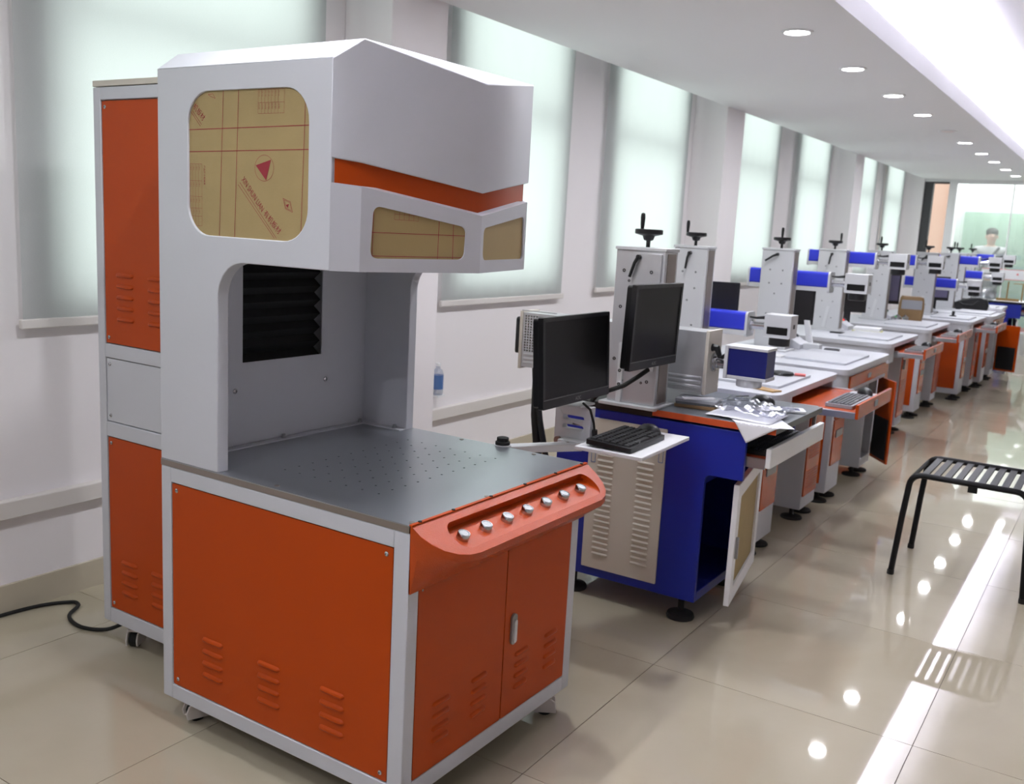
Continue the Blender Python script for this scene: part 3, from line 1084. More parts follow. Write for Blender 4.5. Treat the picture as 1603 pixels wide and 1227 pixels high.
def blue_laser(t, u, va, vb, zb, galvo, H=.115, T=.10):
    """blue anodised laser body along v (aisle side at vb < va), galvo head further out"""
    m = MB().plate([rpoly([(u, zb + .028), (u + T, zb + .028), (u + T, zb + H), (u, zb + H)], .014, 4)], va, vb, lambda p, q, d: (p, d, q)).build('laser_body', 'blue_anod', t)
    MB().box(u + .002, u + T - .002, vb, va, zb + .003, zb + .028).build('laser_rail', 'alu_plain', m)
    for v in (va, vb):
        MB().plate([rrect(u - .004, u + T + .004, zb - .002, zb + H + .004, .016, 4)], v - .006, v + .006, lambda p, q, d: (p, d, q)).build('end_plate', 'alu_plain', m)
    uc = u + T / 2
    zc = zb + .055
    g0, g1 = galvo
    MB().cyl((uc, vb - .006, zc), (uc, g0 + .006, zc), .019, 18).cyl((uc, vb - .012, zc), (uc, vb - .004, zc), .027, 18).cyl((uc, g0 + .012, zc), (uc, g0 + .004, zc), .027, 18).build('beam_tube', 'chrome', t)
    MB().tube([(uc - .02, vb - .005, zb + H - .02), (uc - .02, vb - .04, zb + H - .022), (uc - .02, g0 + .003, zb + H - .016)], [.004, .006, .009], 8).build('signal_cable', 'black_plastic', t)
    gh = MB().box(u - .004, u + T + .004, g1, g0, zb + .012, zb + H + .004).build('galvo_head', 'alu_plain', t, bevel=.002)
    MB().box(u - .006, u - .003, g1 + .014, g0 - .016, zb + .024, zb + .060).build('galvo_window', 'black_screen', gh)
    MB().box(u - .0045, u + T + .0045, g1 + .004, g0 - .002, zb + .008, zb + .014).build('galvo_plate', 'alu_white', gh)
    MB().lathe([(.042, 0), (.05, .004), (.05, .036), (.046, .040)], 22, (uc, (g0 + g1) / 2, zb - .034)).build('field_lens', 'black_plastic', gh)
    MB().box(uc - .012, uc + .012, g1 - .001, g1 + .001, zb + .055, zb + .075).build('key_socket', 'black_screen', gh)

def pedestal(t, u0, u1, v0, v1, near_panel, front, door_open=0.0):
    ZB_, ZT_ = .058, .60
    p = MB()
    if front == 'open':     # hollow cupboard, open towards the aisle
        w_ = .014
        p.plate([[(u0, v0), (u0 + w_, v0), (u0 + w_, v1 - w_), (u1 - w_, v1 - w_), (u1 - w_, v0), (u1, v0), (u1, v1), (u0, v1)]], ZB_, ZT_, lambda a, b, d: (a, b, d))
    else:
        p.box(u0, u1, v0, v1, ZB_, ZT_)
    pd = p.build('pedestal', 'white_powder', t, bevel=.003)
    if near_panel:
        MB().plate([rrect(v0 + .035, v1 - .05, ZB_ + .05, ZT_ - .012, .003, 2)], u0 - .004, u0 + .006, lambda q, w, d: (d, q, w)).build('side_panel', 'orange_enamel', pd, bevel=.001)
    if front == 'drawers':
        for za, zb in ((.205, .455), (.460, .585)):
            MB().plate([rrect(u0 + .03, u1 - .016, za, zb, .003, 2)], v0 - .008, v0 + .004, lambda q, w, d: (q, d, w)).build('drawer_front', 'orange_enamel', pd, bevel=.001)
        MB().plate([rrect(u0 + .07, u1 - .05, .355, .395, .004, 2)], v0 - .013, v0 - .007, lambda q, w, d: (q, d, w)).build('drawer_pull', 'handle_grey', pd, bevel=.001)
    elif front == 'door':
        d = MB().plate([rrect(u0 + .012, u1 - .012, .125, .59, .003, 2)], v0 - .008, v0 + .004, lambda q, w, dd: (q, dd, w)).build('pedestal_door', 'orange_enamel', pd, bevel=.001)
        lm = louver_mesh(u1 - u0 - .06, .010, .004, 'orange_enamel')
        for g in (.40, .25):
            for k in range(7):
                inst('louver', lm, pd, ((u0 + u1) / 2, v0 - .008, g - .014 * k))
        MB().box(u0 + .028, u0 + .045, v0 - .024, v0 - .008, .49, .56).build('door_handle', 'handle_grey', pd, bevel=.002)
    elif front == 'open':
        MB().box(u0 + .013, u1 - .013, v0 + .002, v1 - .013, ZB_ + .002, .11).build('pedestal_floor', 'white_powder', pd)
        w = (u1 - u0) - .02
        d = MB()
        d.box(-w, 0, -.012, 0, .095, .595)
        dd = d.build('pedestal_door', 'orange_enamel', pd, bevel=.001, loc=(u1 - .008, v0 - .004, 0), rot=(0, 0, door_open))
        MB().box(-w + .02, -.02, .0005, .008, .115, .36).build('door_lining', 'bellows', pd, loc=(u1 - .008, v0 - .004, 0), rot=(0, 0, door_open))
    for u in (u0 + .045, u1 - .045):
        for v in (v0 + .05, v1 - .06):
            inst('levelling_foot', FOOT, t, (u, v, 0), (0, 0, 0), (1.1, 1.1, .7))
    return pd

KEY_CACHE = {}
def keyboard(label, x, y, z, rot, w=.30, d=.15, keym='keys', body='black_plastic', group='computer keyboards', tilt=.0):
    """keys run along local x; each key a part"""
    t = thing('keyboard', label, 'keyboard', (x, y, z), rot, group)
    MB().plate([rrect(-w / 2, w / 2, -d / 2, d / 2, .006, 3)], 0, .016, lambda p, q, dd: (p, q, dd + (q + d / 2) * tilt)).build('keyboard_case', body, t, bevel=.002)
    nx, ny = int(w / .0205), 6
    sx, sy = (w - .016) / nx, (d - .018) / ny
    k = (round(sx, 4), round(sy, 4), keym)
    if k not in KEY_CACHE:
        kk = MB()
        a, b = sx / 2 - .0012, sy / 2 - .0012
        a2, b2 = a * .78, b * .78
        kk.add([(-a, -b, 0), (a, -b, 0), (a, b, 0), (-a, b, 0), (-a2, -b2, .006), (a2, -b2, .006), (a2, b2, .006), (-a2, b2, .006)],
               [(4, 5, 6, 7), (0, 1, 5, 4), (1, 2, 6, 5), (2, 3, 7, 6), (3, 0, 4, 7)])
        KEY_CACHE[k] = kk.mesh('key', keym)
    for i in range(nx):
        for j in range(ny):
            if j == 0 and 3 < i < 9:
                if i != 6:
                    continue
                o = inst('key', KEY_CACHE[k], t, (-w / 2 + .008 + sx * (i + .5), -d / 2 + .009 + sy * .5, .016 + sy * .5 * tilt), (math.atan(tilt), 0, 0), (5, 1, 1))
                continue
            q = sy * (j + .5) + .009
            inst('key', KEY_CACHE[k], t, (-w / 2 + .008 + sx * (i + .5), -d / 2 + q, .016 + q * tilt), (math.atan(tilt), 0, 0))
    return t
def mouse(label, x, y, z, rot, group='computer mice'):
    t = thing('mouse', label, 'mouse', (x, y, z), rot, group)
    N, Mr = 10, 8
    vs_, fs = [], []
    L, Wd, Hh = .115, .062, .038
    for i in range(N + 1):
        s_ = i / N
        xx = (s_ - .5) * L
        wid = Wd / 2 * max(.02, math.sin(PI * min(max(s_, .0), 1.0)) ** .45)
        hgt = Hh * max(.03, (math.sin(PI * s_) ** .55) * (1.0 - .28 * s_))
        for k in range(Mr + 1):
            a_ = PI * k / Mr
            vs_.append((xx, wid * math.cos(a_), .002 + hgt * math.sin(a_) ** .8))
    for i in range(N):
        for k in range(Mr):
            p = i * (Mr + 1) + k
            fs.append((p, p + 1, p + Mr + 2, p + Mr + 1))
    MB().add(vs_, fs).build('mouse_shell', 'black_plastic', t)
    MB().plate([[(.95 * x_, .93 * y_) for x_, y_ in rrect(-L / 2 + .004, L / 2 - .004, -Wd / 2 + .004, Wd / 2 - .004, .024, 4)]], 0, .003, lambda p, q, d: (p, q, d)).build('mouse_sole', 'rubber', t)
    MB().cyl((.028, -.004, .0195), (.028, .004, .0195), .009, 12).build('scroll_wheel', 'grey_keys', t)
    return t
def monitor(label, x, y, z, rot, w=.43, h=.27, screen='black_screen', tilt=0.0, stand=None, cat='monitor', logo=True, group='flat computer monitors', arm=False):
    """screen faces local -y; x, y, z is the middle of its lower edge"""
    t = thing('monitor', label, cat, (x, y, z), rot, group)
    T = Matrix.Rotation(tilt, 4, 'X')
    m = MB()
    m.T = T
    b = .013
    m.plate([rrect(-w / 2, w / 2, 0, h, .004, 2), list(reversed(rrect(-w / 2 + b, w / 2 - b, .030, h - b, .001, 1)))], -.006, .012, lambda p, q, d: (p, d, q))
    m.build('bezel', 'black_plastic', t, bevel=.001)
    m = MB()
    m.T = T
    m.box(-w / 2 + b, w / 2 - b, -.003, .01, .030, h - b)
    m.build('screen', screen, t)
    m = MB()
    m.T = T
    m.plate([rrect(-w / 2 + .004, w / 2 - .004, .004, h - .004, .01, 3)], .012, .032, lambda p, q, d: (p, d, q))
    m.box(-w * .3, w * .3, .03, .048, h * .2, h * .75)
    m.build('back_shell', 'black_plastic', t, bevel=.003)
    if logo:
        m = MB()
        m.T = T
        vs_, fs = text_mesh('AOC', .016, 'x')
        m.add([(p[0] - .016, -.0064, p[1] + .008) for p in vs_], fs)
        m.build('brand_mark', 'handle_grey', t)
        m = MB()
        m.T = T
        m.box(-w / 2 + .004, w / 2 - .004, -.0066, -.0058, .0275, .0285)
        m.build('chin_line', 'handle_grey', t)
    if arm:
        MB().box(-.03, .129, .034, .062, .10, .125).box(-.03, .129, .034, .062, .14, .18).box(-.05, .05, .030, .05, .08, .20).build('mounting_arm', 'black_plastic', t)
    if stand:
        m = MB()
        m.box(-.025, .025, .02, .035, -stand, h * .4)
        m.plate([rrect(-.05, .05, -.015, .04, .012, 4)], -stand, -stand + .012, lambda p, q, d: (p, q, d))
        m.build('stand', 'black_plastic', t, bevel=.002)
    return t
def control_box(label, x, y, z, rot, lights):
    t = thing('button_box', label, 'control box', (x, y, z), rot, 'wedge shaped button boxes')
    prof = [(-.09, 0), (.07, 0), (.07, .03), (.03, .05), (-.055, .105), (-.09, .105)]
    MB().plate([prof], -.085, .085, lambda p, q, d: (p, d, q)).build('box_body', 'white_powder', t, bevel=.004)
    a = math.atan2(.055, -.085)
    e = Vector((.085, 0, -.055)).normalized()
    n = Vector((.055, 0, .085)).normalized()
    for i in range(2):
        for j in range(3):
            c = Vector((-.055, 0, .105)) + e * (.028 + .038 * i) + Vector((0, -.05 + .05 * j, 0))
            MB().cyl(c - n * .001, c + n * .01, .014, 14).build('push_button', lights[(i * 3 + j) % len(lights)], t)
    return t

def tray(t, u0, u1, v_out, z, keyw):
    tr = MB().box(u0, u1, v_out, .30, z - .012, z).build('keyboard_tray', 'orange_enamel', t, bevel=.001)
    MB().box(u0 - .012, u1 + .012, v_out - .014, v_out, z - .03, z + .035).build('tray_front', 'orange_enamel', tr, bevel=.002)
    MB().box((u0 + u1) / 2 - .03, (u0 + u1) / 2 + .03, v_out - .0165, v_out - .0135, z - .01, z + .018).build('tray_pull', 'handle_grey', tr, bevel=.001)
    for u in (u0 - .012, u1 + .001):
        MB().box(u, u + .011, v_out, .16, z - .032, z - .002).build('slide_rail', 'slide', tr, bevel=.001)
        MB().box(u - .003, u + .014, v_out + .16, .30, z - .038, z + .004).build('slide_rail', 'slide', tr, bevel=.001)
    MB().plate([rrect(keyw - .07, keyw + .07, v_out + .012, v_out + .16, .01, 3)], z, z + .0015, lambda p, q, d: (p, q, d)).build('mouse_pad', 'grey_plastic', tr)
    return tr

def marking_machine(label, xf, y0, L, yc, c0, c1, lzb, use_tray, far_front, lever, hx, ruler=False, vdepth=.86, door_open=0.0):
    """xf aisle edge, y0 near end, column near face at yc with x from c0 to c1 (world)"""
    t = thing('marking_machine', label, 'machine', (xf, y0, 0), PI / 2, 'laser marking machines standing in a row')
    V = lambda x: xf - x
    top = MB().plate([rrect(0, L, 0, vdepth, .06, 6)], .705, .735, lambda p, q, d: (p, q, d)).build('worktop', 'white_powder', t, bevel=.008, seg=3)
    MB().plate([rrect(.2, L - .30, .06, .40, .012, 3)], .735, .747, lambda p, q, d: (p, q, d)).build('raised_plate', 'white_powder', top, bevel=.003)
    # apron, hollow where the tray runs
    ap = MB()
    rim = rrect(.012, L - .012, .012, vdepth - .012, .055, 6)
    if use_tray:
        ua, ub = (.25 if y0 < 4.5 else .195), L - .08
        rim = rim + [(ua, .012), (ua, .45), (ub, .45), (ub, .012)]
    ap.plate([rim], .60, .705, lambda p, q, d: (p, q, d))
    ap.build('apron', 'white_powder', t, bevel=.002)
    if use_tray:
        tray(t, ua + .02, ub - .02, -.262 if y0 < 4.5 else -.175, .668, L - .19)
    else:
        d = MB().plate([rrect(.10, L - .10, .625, .69, .003, 2)], .002, .014, lambda p, q, dd: (p, dd, q)).build('drawer_front', 'orange_enamel', t, bevel=.002)
        MB().box(L / 2 - .03, L / 2 + .03, -.002, .003, .645, .67).build('drawer_pull', 'handle_grey', d, bevel=.001)
    pedestal(t, .025, .275, .055, vdepth - .06, True, 'drawers')
    pedestal(t, L - .275, L - .025, .055, vdepth - .06, False, far_front, door_open)
    un = yc - y0
    column(t, un, V(c1), V(c0), .735, 'alu_plain', hx, lever, ruler=ruler)
    blue_laser(t, un + .115, V(c0) + .11, V(c1) - .185, lzb, (V(c1) - .275, V(c1) - .405))
    return t

rows = [
    # label, xf, y0, L, yc, col x0, col x1, laser bottom z, tray, far front, lever, handle, ruler
    ('white laser marking desk right behind the blue one, orange keyboard tray pulled out', -1.20, 3.98, 1.0, 4.43, -1.918, -1.748, .912, True, 'door', -.25, .045, False),
    ('second white laser marking desk with closed drawer and an open cabinet door', -1.19, 5.10, 1.05, 5.60, -1.867, -1.681, 1.095, False, 'open', .62, .0, False),
    ('third white laser marking desk, blue laser raised high, tray out over the aisle', -1.31, 6.72, 1.0, 7.30, -2.006, -1.808, 1.208, True, 'door', -.25, -.04, True),
    ('fourth white laser marking desk with a brown parcel beside its column', -1.32, 8.22, 1.03, 8.80, -1.99, -1.80, 1.195, True, 'door', .3, .01, True),
    ('fifth white laser marking desk, blue laser body set low on its column', -1.19, 9.58, 1.0, 10.10, -1.83, -1.64, .975, True, 'door', .3, .03, True),
    ('sixth white laser marking desk with a black bag on top and open orange door', -1.14, 10.68, 1.04, 11.20, -1.79, -1.61, 1.195, False, 'open', .95, -.03, False),
    ('seventh white laser marking desk, mostly hidden behind the black bag', -1.25, 11.98, 1.0, 12.4, -1.88, -1.70, 1.02, False, 'door', .3, .03, False),
]
for r in rows:
    marking_machine(*r, door_open=.62 if r[1] < -1.15 else 1.25)

# ------------------------------------------------------------------ blue machine next to the workstation
def blue_machine(label, xf, y0, detail=True):
    t = thing('marking_machine', label, 'machine', (xf, y0, 0), PI / 2, 'laser marking machines standing in a row')
    Dp, Wd = .60, .575
    side = [(Dp, .09), (Dp, .735), (-.135, .735), (-.135, .565), (-.02, .565)] + [(-.02 + .02 * math.sin(a), .545 + .02 * math.cos(a)) for a in (.4, .8, 1.2)] + [(0, .53), (0, .09)]
    for u in (0, Wd - .018):
        MB().plate([side], u, u + .018, lambda p, q, d: (d, p, q)).build('cabinet_side', 'blue_enamel', t, bevel=.002)
    m = MB()
    m.box(.018, Wd - .018, .0, Dp, .09, .125).box(.018, Wd - .018, Dp - .018, Dp, .125, .735)
    m.build('cabinet_body', 'blue_enamel', t, bevel=.002)
    MB().box(.018, Wd - .018, -.135, -.12, .70, .735).build('drawer_rail', 'blue_enamel', t, bevel=.002)
    MB().box(.018, Wd - .018, 0.0, .018, .53, .60).build('front_rail', 'blue_enamel', t, bevel=.002)
    lp = MB().plate([rrect(.152, .46, .124, .702, .003, 2)], -.006, .002, lambda p, q, d: (d, p, q)).build('louver_panel', 'beige_metal', t, bevel=.0015)
    if detail:
        lm = louver_mesh(.068, .011, .006, 'beige_metal')
        for vc in (.386, .224):
            for k in range(19):
                inst('louver', lm, lp, (-.006, vc, .566 - .0212 * k), (0, 0, -PI / 2))
        for v, z in ((.438, .555), (.168, .60)):
            MB().plate([rrect(v - .009, v + .009, z - .022, z + .022, .001, 1), list(reversed(rrect(v - .0075, v + .0075, z - .02, z + .02, .001, 1)))], -.0075, -.006, lambda p, q, d: (d, p, q)).build('label_outline', 'blue_label', lp)
    MB().box(-.005, Wd + .005, .215, Dp + .01, .737, .762).build('black_top', 'black_top', t, bevel=.002)
    b = MB().box(-.004, Wd - .02, -.235, .214, .745, .767).build('clutter_board', 'grey_board' if detail else 'white_gloss', t, bevel=.001)
    MB().box(-.0065, -.003, -.235, .214, .744, .7665).build('board_edge', 'orange_edge' if detail else 'black_top', b)
    # door ajar, hinged on the far side
    w = .545
    loops = [[(-w, .0), (0, 0), (0, .445), (-w, .445)], list(reversed(rrect(-w + .06, -.06, .055, .39, .012, 4)))]
    d = MB().plate(loops, -.02, 0, lambda p, q, dd: (p, dd, q)).build('cabinet_door', 'white_gloss', t, bevel=.002, loc=(Wd - .004, -.004, .095), rot=(0, 0, .17))
    MB().box(-w + .055, -.055, -.011, -.006, .05, .395).build('door_paper', 'kraft_paper', t, loc=(Wd - .004, -.004, .095), rot=(0, 0, .17))
    MB().plate([rrect(-w + .022, -w + .04, .17, .25, .006, 3)], -.03, -.02, lambda p, q, dd: (p, dd, q)).build('door_handle', 'handle_grey', t, loc=(Wd - .004, -.004, .095), rot=(0, 0, .17))
    # keyboard drawer
    dr = MB().box(.03, Wd - .03, -.20, -.0, .638, .648).build('keyboard_drawer', 'orange_edge', t, bevel=.001)
    MB().box(.02, .030, -.20, -.02, .615, .650).build('slide_rail', 'slide', dr)
    MB().box(.012, Wd + .085, -.222, -.203, .622, .69).build('drawer_front', 'white_gloss', dr, bevel=.003)
    for u in (.06, Wd - .06):
        for v in (.07, Dp - .08):
            inst('levelling_foot', FOOT, t, (u, v, 0), (0, 0, 0), (1.05, 1.05, 1.08))
    return t
B1 = blue_machine('blue laser marking cabinet beside the big workstation, beige louvered side and door ajar', -1.17, 3.123)
# its aluminium column
c = column(B1, .002, .215, .405, .762, 'alu', .025, -.05, zt=1.335)
m = MB().box(-.006, .003, .225, .335, .90, 1.315).build('slide_cover', 'alu', c, bevel=.001)
MB().box(-.008, .003, .345, .365, .775, .99).build('guide_bar', 'alu_white', c, bevel=.001)
for v, z in ((.26, 1.25), (.31, 1.13), (.25, 1.12), (.37, 1.25), (.375, 1.12), (.385, .93), (.25, .86), (.355, .84), (.355, .89)):
    inst('socket_bolt', HOLE, c, (-.0085 if .345 < v < .365 else (-.0062 if v < .335 and z > .9 else .0018), v, z), (0, 0, -PI / 2), (1.3, 1.3, 1.3))
# long laser housing behind the column and its blue scan head
lb = MB().plate([[(.1825, .822), (.1825, .82), (.30, .82), (.30, 1.042), (.1825, 1.042), (.1825, 1.040), (.298, 1.040), (.298, .822)]], .105, .895, lambda p, q, d: (p, d, q)).build('laser_housing', 'alu', B1)
loops = [[(.105, .82), (.895, .82), (.895, 1.042), (.105, 1.042)]]
for i in range(9):
    for j in range(14):
        v, z = .882 - .0125 * i, .888 + .0108 * j
        loops.append([(v - .0034, z - .0032), (v - .0034, z + .0032), (v + .0034, z + .0032), (v + .0034, z - .0032)])
MB().plate(loops, .18, .1825, lambda p, q, d: (d, p, q)).build('vent_panel', 'alu', lb)
for v in (.10, .90):
    MB().box(.174, .306, v - .005, v + .008, .812, 1.048).build('housing_end', 'beige_metal', lb, bevel=.002)
for z in (.835, .852, .869):
    MB().box(.1765, .182, .115, .885, z, z + .009).build('housing_rib', 'alu_plain', lb, bevel=.002)
MB().plate([rrect(.190, .29, .87, 1.02, .012, 4)], .908, .935, lambda p, q, d: (p, d, q)).build('cooling_fan', 'black_plastic', lb, bevel=.004)
MB().box(.176, .181, .74, .90, 1.0485, 1.052).build('housing_handle', 'chrome', lb)
MB().tube([(.22, .845, .82), (.22, .84, .76), (.215, .835, .62), (.22, .815, .46), (.23, .79, .34), (.25, .70, .27), (.26, .62, .30)], .018, 12).build('cable_hose', 'rubber', lb)
MB().tube([(.22, .83, .70), (.2, .80, .60), (.18, .76, .50), (.2, .74, .36)], .012, 10).build('cable_hose', 'rubber', lb)
sh = MB().cyl((.24, .10, .93), (.24, .035, .93), .021, 20).cyl((.24, .10, .93), (.24, .088, .93), .036, 20).cyl((.24, .09, .93), (.24, .078, .93), .030, 20).build('beam_tube', 'chrome', lb)
gh = MB().box(.192, .288, -.118, .028, .897, .995).build('scan_head', 'navy_anod', B1, bevel=.001)
MB().box(.189, .291, -.121, .031, .993, 1.003).build('head_plate', 'alu_plain', gh, bevel=.001)
MB().box(.189, .291, -.121, .031, .885, .897).build('head_plate', 'alu_plain', gh, bevel=.001)
MB().box(.186, .294, .024, .037, .883, 1.004).build('head_flange', 'alu_plain', gh, bevel=.001)
MB().lathe([(.044, 0), (.046, .003), (.046, .028), (.044, .03)], 22, (.24, -.045, .857)).build('field_lens', 'alu_plain', gh)
MB().tube([(.215, .10, .985), (.21, .075, .985), (.205, .06, .955), (.20, .05, .955), (.20, .03, .97)], [.016, .013, .009, .008, .008], 10).build('signal_cable', 'black_plastic', lb)
B2 = blue_machine('blue laser marking cabinet at the far end of the row before the glass', -1.28, 13.45, False)
c = column(B2, .10, .47, .575, .762, 'alu_plain', .02, .3)
blue_laser(B2, .215, .66, .27, 1.215, (.17, .03))

# monitors, keyboards and mice of the near stations
monitor('black flat monitor on the swing arm, above the bracket and keyboard shelf', -1.428, 2.625, .850, PI / 2 + .0, .425, .275, tilt=-.065)
monitor('black flat monitor in front of the aluminium column of the blue cabinet', -1.342, 2.985, .938, PI / 2 - .03, .352, .282, tilt=.03, arm=True)
ma = MB().tube([(-1.36, 3.00, .925), (-1.38, 2.96, .90), (-1.40, 2.90, .875), (-1.46, 2.83, .845), (-1.47, 2.80, .82), (-1.46, 2.78, .76)], .008, 8).build('monitor_cable', 'rubber')
tag(ma, 'thick black cable sagging between the two black monitors', 'cable')
ma = MB().tube([(-1.40, 2.62, .850), (-1.395, 2.66, .825), (-1.40, 2.70, .775), (-1.401, 2.715, .735)], .004, 8).cyl((-1.401, 2.712, .75), (-1.401, 2.718, .7165), .009, 10).build('usb_cable', 'rubber')
tag(ma, 'thin black cable with plug hanging onto the white keyboard shelf', 'cable')
keyboard('compact black keyboard on the white swing-arm shelf', -1.307, 2.755, .7165, PI / 2 + .03, .275, .155, tilt=.05)
mouse('black mouse beside the keyboard on the white swing-arm shelf', -1.315, 2.945, .7165, 2.6)
keyboard('black keyboard lying in the drawer of the blue cabinet', -1.035, 3.42, .6485, PI / 2, .44, .125)

# trays of the white desks
def tray_items(xf, y0, L, n, who):
    keyboard('grey keyboard on the pulled-out orange tray of ' + who, xf + (.175 if n == 0 else .10), y0 + (.30 if n == 0 else .245) + .2, .6685, PI / 2, .36, .12, 'grey_keys', 'grey_plastic')
    mouse('black mouse on the pulled-out orange tray of ' + who, xf + (.175 if n == 0 else .09), y0 + L - .19, .6696, 2.2)
for k, who in ((0, 'the first white desk behind the blue one'), (2, 'the third white desk'), (3, 'the fourth white desk'), (4, 'the fifth white desk')):
    r = rows[k]
    tray_items(r[1], r[2], r[3], k, who)
control_box('white wedge button box with red and green buttons on the first white desk', -1.80, 4.72, .7355, .0, ['red_light', 'green_light', 'grey_keys'])
control_box('white wedge button box with grey buttons on the second white desk', -1.72, 5.90, .7355, .0, ['chrome', 'grey_keys'])
control_box('white wedge button box with green button on the third white desk', -1.84, 7.53, .7355, .0, ['green_light', 'red_light', 'grey_keys'])
control_box('white wedge button box on the fourth white desk beside the parcel', -1.84, 9.03, .7355, .0, ['red_light', 'green_light', 'grey_keys'])
control_box('white wedge button box with green button on the fifth white desk', -1.70, 10.33, .7355, .0, ['green_light', 'red_light', 'grey_keys'])
monitor('black monitor behind the columns of the first two white desks', -1.88, 4.86, .90, .42, .30, .25, 'grey_screen', logo=False, stand=.1648)
monitor('grey monitor showing beside the second white column, above its button box', -1.80, 6.07, .86, .75, .30, .24, 'grey_screen', logo=False, stand=.1248)
monitor('monitor with painted violet-grey screen glare beside the column of the fourth white desk', -1.91, 9.18, .86, .55, .30, .27, 'violet_screen_glare', logo=False, stand=.1248)
monitor('small grey monitor beside the column of the third white desk', -1.83, 7.655, .86, .6, .26, .22, 'grey_screen', logo=False, stand=.1248)
monitor('monitor with painted violet screen glare beside the column of the fifth white desk', -1.68, 10.50, .86, .5, .26, .24, 'violet_screen_glare', logo=False, stand=.1248)

# ------------------------------------------------------------------ clutter on the blue cabinet
def sheet(name, label, cat, pts, z, m, th=.0008, wav=.0, parent=None):
    mb = MB()
    mb.plate([pts], 0, th, lambda p, q, d: (p, q, z + d))
    return tag(mb.build(name, m), label, cat)
def soft_sheet(name, label, cat, org, ex, ey, fn, m, n=12, group=None):
    """curved thin sheet: fn(s, t) -> height, s and t in 0..1"""
    vs_, fs = [], []
    for i in range(n + 1):
        for j in range(n + 1):
            s_, t_ = i / n, j / n
            dx, dy, dz = fn(s_, t_)
            vs_.append((org[0] + ex[0] * s_ + ey[0] * t_ + dx, org[1] + ex[1] * s_ + ey[1] * t_ + dy, org[2] + dz))
    for i in range(n):
        for j in range(n):
            p = i * (n + 1) + j
            fs.append((p, p + 1, p + n + 2, p + n + 1))
    o = MB().add(vs_, fs).build(name, m)
    sm = o.modifiers.new('thick', 'SOLIDIFY')
    sm.thickness = .0006
    return tag(o, label, cat, group)
ZBRD = .7685
def flap(s, t):
    over = max(0, 3.110 - (3.19 - .15 * s + .10 * t))     # what reaches past the board's edge folds down
    return (0, over * .95, .0025 - over * .95)
soft_sheet('paper_sheet', 'white paper sheet bent down over the edge of the orange-edged board', 'paper', (-1.13, 3.19, ZBRD), (.10, -.15), (.15, .10), flap, 'paper', 24)
soft_sheet('paper_sheet', 'large white paper sheet lying under the clear plastic bag', 'paper', (-1.20, 3.15, ZBRD + .006), (.235, -.015), (-.0, .21),
           lambda s, t: (0, 0, .0015 * math.sin(5 * s) + .003 * t), 'paper', 10)
soft_sheet('plastic_bag', 'crumpled clear plastic bag lying on the white papers', 'bag', (-1.195, 3.17, ZBRD + .010), (.235, .0), (-.0, .26),
           lambda s, t: (0, 0, .012 + .035 * max(0, math.sin(3.3 * s + .6) * math.sin(2.8 * t + .2)) * (1 - .5 * s) + .006 * math.sin(19 * s + 4 * t) * math.cos(15 * t - 3 * s) + .004 * math.sin(41 * s * t + 9 * t)), 'clear_plastic', 30)
t = thing('smartphone', 'white edged phone with a dark blue screen lying on the board', 'phone', (-1.02, 3.47, ZBRD), .45)
MB().plate([rrect(-.075, .075, -.038, .038, .008, 3)], 0, .008, lambda p, q, d: (p, q, d)).build('phone_body', 'white_gloss', t, bevel=.001)
MB().box(-.055, .055, -.024, .024, .0081, .0086).build('phone_screen', 'navy_anod', t)
mouse('black mouse lying on the cluttered board of the blue cabinet', -1.13, 3.56, ZBRD, 2.7)
tag(MB().tube([(-1.18, 3.55, ZBRD + .004), (-1.25, 3.50, ZBRD + .004), (-1.27, 3.58, ZBRD + .004), (-1.22, 3.66, ZBRD + .004)], .002, 6).build('mouse_cable', 'rubber'), 'thin black mouse cable coiled on the board', 'cable')
for k, (a, m_, h_) in enumerate(((.1, 'brown_card', .012), (.22, 'grey_board', .008), (.16, 'grey_plastic', .010))):
    z = ZBRD + (0, .0125, .021)[k]
    tag(MB().box(-.075, .075, -.055, .055, 0, h_).build('notebook', m_, loc=(-1.283, 3.295, z), rot=(0, 0, a)),
        ['brown notebook at the bottom of the small pile', 'dark grey notebook in the middle of the small pile', 'light grey notebook on top of the small pile'][k] + ' by the aluminium column', 'notebook', 'pile of notebooks on the blue cabinet')
tag(MB().box(-.06, .06, -.012, .012, 0, .006).build('white_ruler', 'white_gloss', loc=(-1.275, 3.27, ZBRD + .0315), rot=(0, 0, .75)), 'short white strip lying across the notebooks', 'ruler')

# ------------------------------------------------------------------ things on the white desks
tag(MB().lathe([(.055, 0), (.06, .004), (.055, .012), (.001, .013)], 20).build('black_disc', 'black_plastic', loc=(-1.37, 4.56, .7475)), 'flat black round pad on the first white desk', 'pad')
tag(MB().cyl((0, 0, 0), (.05, .01, 0), .007, 10).build('red_cap', 'pink_strip', loc=(-1.31, 4.57, .7545)), 'small red cap beside the black pad', 'cap')
tag(MB().box(-.03, .03, -.07, .07, 0, .006).build('wooden_strip', 'wood_edge', loc=(-1.30, 4.10, .7355), rot=(0, 0, 1.2)), 'thin wooden strip on the edge of the first white desk', 'strip')
t = thing('metal_block', 'small grey metal block beside the grey button box', 'block', (-1.598, 5.89, .7355), 0)
MB().box(-.05, .05, -.03, .03, 0, .035).build('block_body', 'alu_plain', t, bevel=.002)
MB().box(-.04, .04, -.02, .02, .035, .038).build('block_top', 'alu_white', t)
t = thing('card_reader', 'flat dark grey gadget on the second white desk', 'gadget', (-1.49, 5.93, .7355), .2)
MB().box(-.045, .045, -.03, .03, 0, .014).build('gadget_body', 'grey_keys', t, bevel=.003)
MB().box(-.035, .035, -.02, .02, .014, .016).build('gadget_top', 'black_plastic', t)
t = thing('acrylic_tray', 'white acrylic sample tray lying at the near edge of the second white desk', 'tray', (-1.69, 5.33, .7355), 0)
